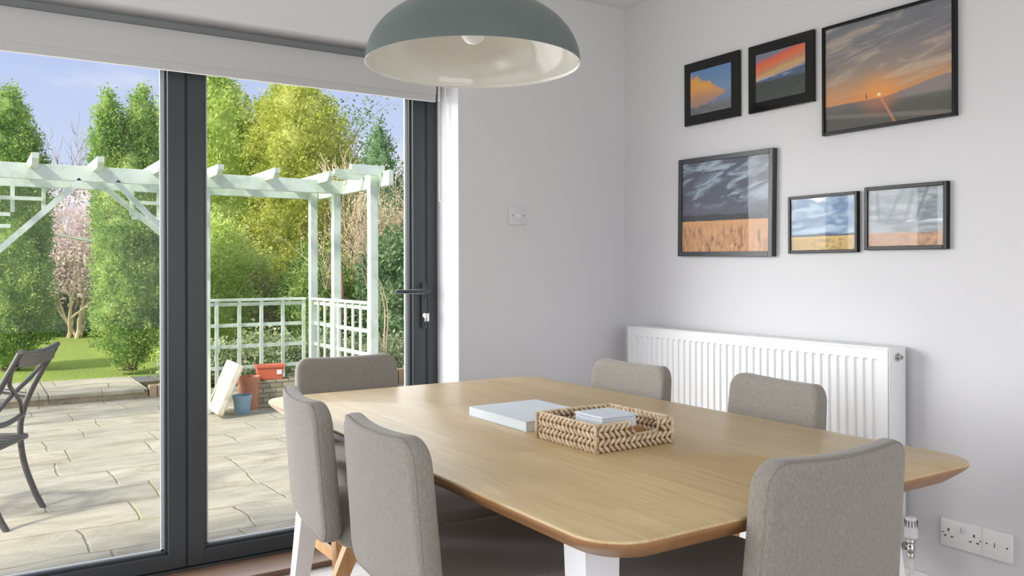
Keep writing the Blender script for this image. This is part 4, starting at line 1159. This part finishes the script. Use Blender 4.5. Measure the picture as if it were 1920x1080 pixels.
# dark loose tree behind the golden one, with visible branches
def branchy(bm, p, d, L, r, depth, rnd, spread=.6, minr=.003, upb=.1):
    pts = [p]; cur = p.copy(); dd = d.copy()
    for k in range(3):
        dd = (dd+Vector((rnd.uniform(-1, 1), rnd.uniform(-1, 1), rnd.uniform(-.5, 1)))*.18+Vector((0, 0, upb*.3))).normalized()
        cur = cur+dd*L/3; pts.append(cur.copy())
    tube(bm, pts, [r, r*.85, r*.7, r*.55], 5, cap=False)
    ends = [cur.copy()]
    if depth > 0:
        for k in range(rnd.choice((2, 3, 3))):
            q = pts[rnd.choice((1, 2, 3))]
            nd = (dd+Vector((rnd.uniform(-1, 1), rnd.uniform(-1, 1), rnd.uniform(-.4, .8)))*spread).normalized()
            ends += branchy(bm, q, nd, L*rnd.uniform(.6, .85), max(r*.55, minr), depth-1, rnd, spread, minr, upb)
    return ends
def branch_tree(name, label, loc, L, r, depth, seed, spread, m, nstem=1, leaf=None, cat='tree', tilt=.15, minr=.003, upb=.3):
    rnd = random.Random(seed); T = thing(name, label, cat, loc); bm = bmesh.new(); ends = []
    for k in range(nstem):
        st = Vector((rnd.uniform(-1, 1), rnd.uniform(-1, 1), 0))*(.12 if nstem > 1 else 0)
        ends += branchy(bm, st+Vector((0, 0, -.03)), Vector((rnd.uniform(-tilt, tilt), rnd.uniform(-tilt, tilt), 1)).normalized(), L*rnd.uniform(.8, 1.1), r, depth, rnd, spread, minr, upb)
    obj('branches', bm, m, T)
    if leaf:
        per, cl, size, lm = leaf; E = np.array([[e.x, e.y, e.z] for e in ends])
        CC = np.repeat(E, per, axis=0)+rng.normal(size=(len(E)*per, 3))*cl
        obj('foliage' if lm is not M_blos else 'blossom', leaves_mesh('foliage', CC, np.zeros_like(CC), size, 1.8, .1), lm, T)
    return T
branch_tree('loose_evergreen', 'dark loose branched evergreen behind the golden conifer', (5.35, 14.0, LZ0), 1.75, .05, 4, 4, .75, M_bark, 2, (26, .10, .06, M_dkgr), upb=.35)
tree('distant_conifer', 'small pointed conifer far off above the brambles', 'tree', (10.2, 23.0, LZ0),
     crown([(0, 1), (.3, .9), (.6, .6), (.85, .25), (1, .02)], 1.5, 1.3, 5.5, 420, 40, .12, .10, .12), M_dkgr, (.1, 1.0))
branch_tree('bare_tree', 'bare pale branched tree between the two yews', (1.85, 19.9, LZ0), 1.5, .06, 5, 11, .62, mat('grey_bark', lin(176, 166, 160), rough=.9), 2, None, upb=.25, minr=.006)
branch_tree('blossom_tree', 'pale pink blossoming shrub behind the clothes airer', (1.55, 16.6, LZ0), 1.15, .035, 4, 21, .8, M_twig, 6, (70, .13, .055, M_blos), cat='tree', tilt=.5, minr=.005, upb=.2)
branch_tree('pink_shrub', 'small pinkish dry shrub at the foot of the golden conifer', (3.42, 11.35, LZ0), .50, .012, 3, 31, .8, M_twig, 5, (12, .06, .045, leaf_mat('dry_pink', lin(176, 134, 120), lin(204, 166, 150), lin(216, 190, 176), 4)), cat='shrub', tilt=.4)
for (x, y, L_, sd_, n_, lab) in ((4.85, 10.9, 1.0, 41, 16, 'tangled beige bramble left of the door edge'), (5.25, 10.3, .95, 42, 15, 'tangled beige bramble close to the laurel')):
    branch_tree('bramble', lab, (x, y, LZ0-.05), L_, .009, 4, sd_, .8, M_twig, n_, (6, .07, .03, M_twig), cat='shrub', tilt=.6, minr=.004, upb=.3)
tree('laurel_shrub', 'glossy dark green laurel shrub beside the door edge', 'shrub', (4.75, 9.75, LZ0-.06),
     crown([(0, .7), (.3, 1), (.7, .9), (.9, .6), (1, .2)], .62, .5, 1.75, 420, 34, .075, .070, .16, 2.4, .2), M_laurel, (.05, .4))
tree('evergreen_shrub', 'dark green rounded shrub on the lawn between the two yews', 'shrub', (1.60, 17.2, LZ0),
     crown([(0, .8), (.4, 1), (.8, .75), (1, .2)], .85, .5, 1.75, 520, 40, .07, .06, .2, 2.2, .3), M_dkgr, None)
tree('evergreen_shrub', 'bright green feathery shrub low behind the trellis fence', 'shrub', (2.75, 11.5, LZ0),
     crown([(0, .9), (.4, 1), (.75, .8), (1, .2)], .70, .55, 1.75, 620, 44, .075, .060, .22, 2.6, .35), M_cyp, None)
tree('evergreen_shrub', 'dark green shrub behind the corner of the trellis fence', 'shrub', (3.95, 10.9, LZ0),
     crown([(0, .8), (.4, 1), (.8, .7), (1, .2)], .50, .45, 1.45, 480, 44, .065, .050, .2, 2.4, .3), M_yew, None)
for i, (x, y, r_, h_, lab) in enumerate(((2.15, 9.6, .34, .42, 'low variegated plant left behind the trellis'), (2.85, 9.5, .36, .48, 'low variegated plant behind the middle of the trellis'), (3.55, 9.4, .34, .45, 'low variegated plant beside the trellis corner'), (4.15, 9.15, .30, .40, 'low variegated plant under the brambles'))):
    tree('variegated_plant', lab, 'plant', (x, y, GZ+.03), crown([(0, .8), (.5, 1), (.85, .7), (1, .3)], r_, r_, h_, 130, 30, .06, .055, .2, 2.0, .3, core=False), M_cover, None, group='variegated plants behind the trellis')
# hedge across the far end of the garden
def hedge(name, label, x0, x1, y, h, dpt, n, m, z=LZ0, size=.09):
    t = rng.uniform(0, 1, n); k = rng.uniform(0, 1, n)
    zt = h*(1+.06*np.sin(t*23)+.04*np.sin(t*61))
    topm = rng.uniform(0, 1, n) < .15
    Z = np.where(topm, zt, zt*k); Yd = np.where(topm, rng.uniform(-.5, .5, n)*dpt, -.5*dpt+.06*np.sin(t*90+k*9)*dpt)
    cc = np.stack([(x1-x0)*(t-.5), Yd, Z], axis=1)
    C_ = np.repeat(cc, 6, axis=0)+rng.normal(size=(n*6, 3))*.10
    N_ = np.tile(np.array([[0, -1, .4]]), (n*6, 1))
    L_ = (x1-x0)/2
    cv = np.array([(-L_, -dpt*.42, 0), (L_, -dpt*.42, 0), (L_, -dpt*.42, h*.95), (-L_, -dpt*.42, h*.95), (-L_, dpt*.42, 0), (L_, dpt*.42, 0), (L_, dpt*.42, h*.95), (-L_, dpt*.42, h*.95)])
    cf = np.array([(0, 1, 2, 3), (5, 4, 7, 6), (3, 2, 6, 7), (0, 3, 7, 4), (1, 5, 6, 2)])
    me = leaves_mesh(name, C_, N_, size, 1.8, .2, (cv, cf))
    o = obj(name, me, m); o.location = ((x0+x1)/2, y, z)
    return tag(o, label, 'hedge')
hedge('hedge', 'long green hedge closing the far end of the lawn', -12, 6.5, 18.6, 1.85, 1.2, 15000, M_hedge)
hedge('hedge', 'dark tall hedge behind the conifers on the right', 6.5, 16.5, 17.5, 2.3, 1.2, 8000, M_dkgr)
# slim stems growing by the door side of the fence
rnd = random.Random(9)
bm = bmesh.new()
for k in range(7):
    x0 = 3.42+rnd.uniform(-.12, .12); y0 = 7.9+rnd.uniform(-.1, .1)
    tube(bm, spl([(x0, y0, GZ), (x0+rnd.uniform(-.05, .08), y0, .35), (x0+rnd.uniform(-.12, .12), y0, .8), (x0+rnd.uniform(-.2, .2), y0, rnd.uniform(1.1, 1.6))], 4), [.010-.0005*i for i in range(13)], 6)
tag(obj('bare_shrub', bm, M_twig), 'slim bare stems rising beside the pergola post near the door handle', 'shrub')
rnd = random.Random(12); T = thing('climber', 'dry bird nest like tangle of twigs on the pergola corner', 'climbing plant', (3.02, 7.60, PB1))
bm = bmesh.new()
for k in range(26):
    d_ = Vector((rnd.uniform(-1, 1), rnd.uniform(-1, 1), rnd.uniform(.1, 1.2))).normalized()
    branchy(bm, Vector((rnd.uniform(-.10, .10), rnd.uniform(-.1, .1), .0)), d_, rnd.uniform(.08, .22), .004, 1, rnd, .7, .003, .2)
obj('twigs', bm, M_twig, T)
bm = bmesh.new(); tube(bm, spl([(.02, .25, -PB1+GZ), (.05, .22, -1.0), (-.02, .20, -.5), (.03, .12, 0.01)], 5), .016, 7); obj('stem', bm, mat('reddish_stem', lin(150, 110, 92), rough=.9), T)
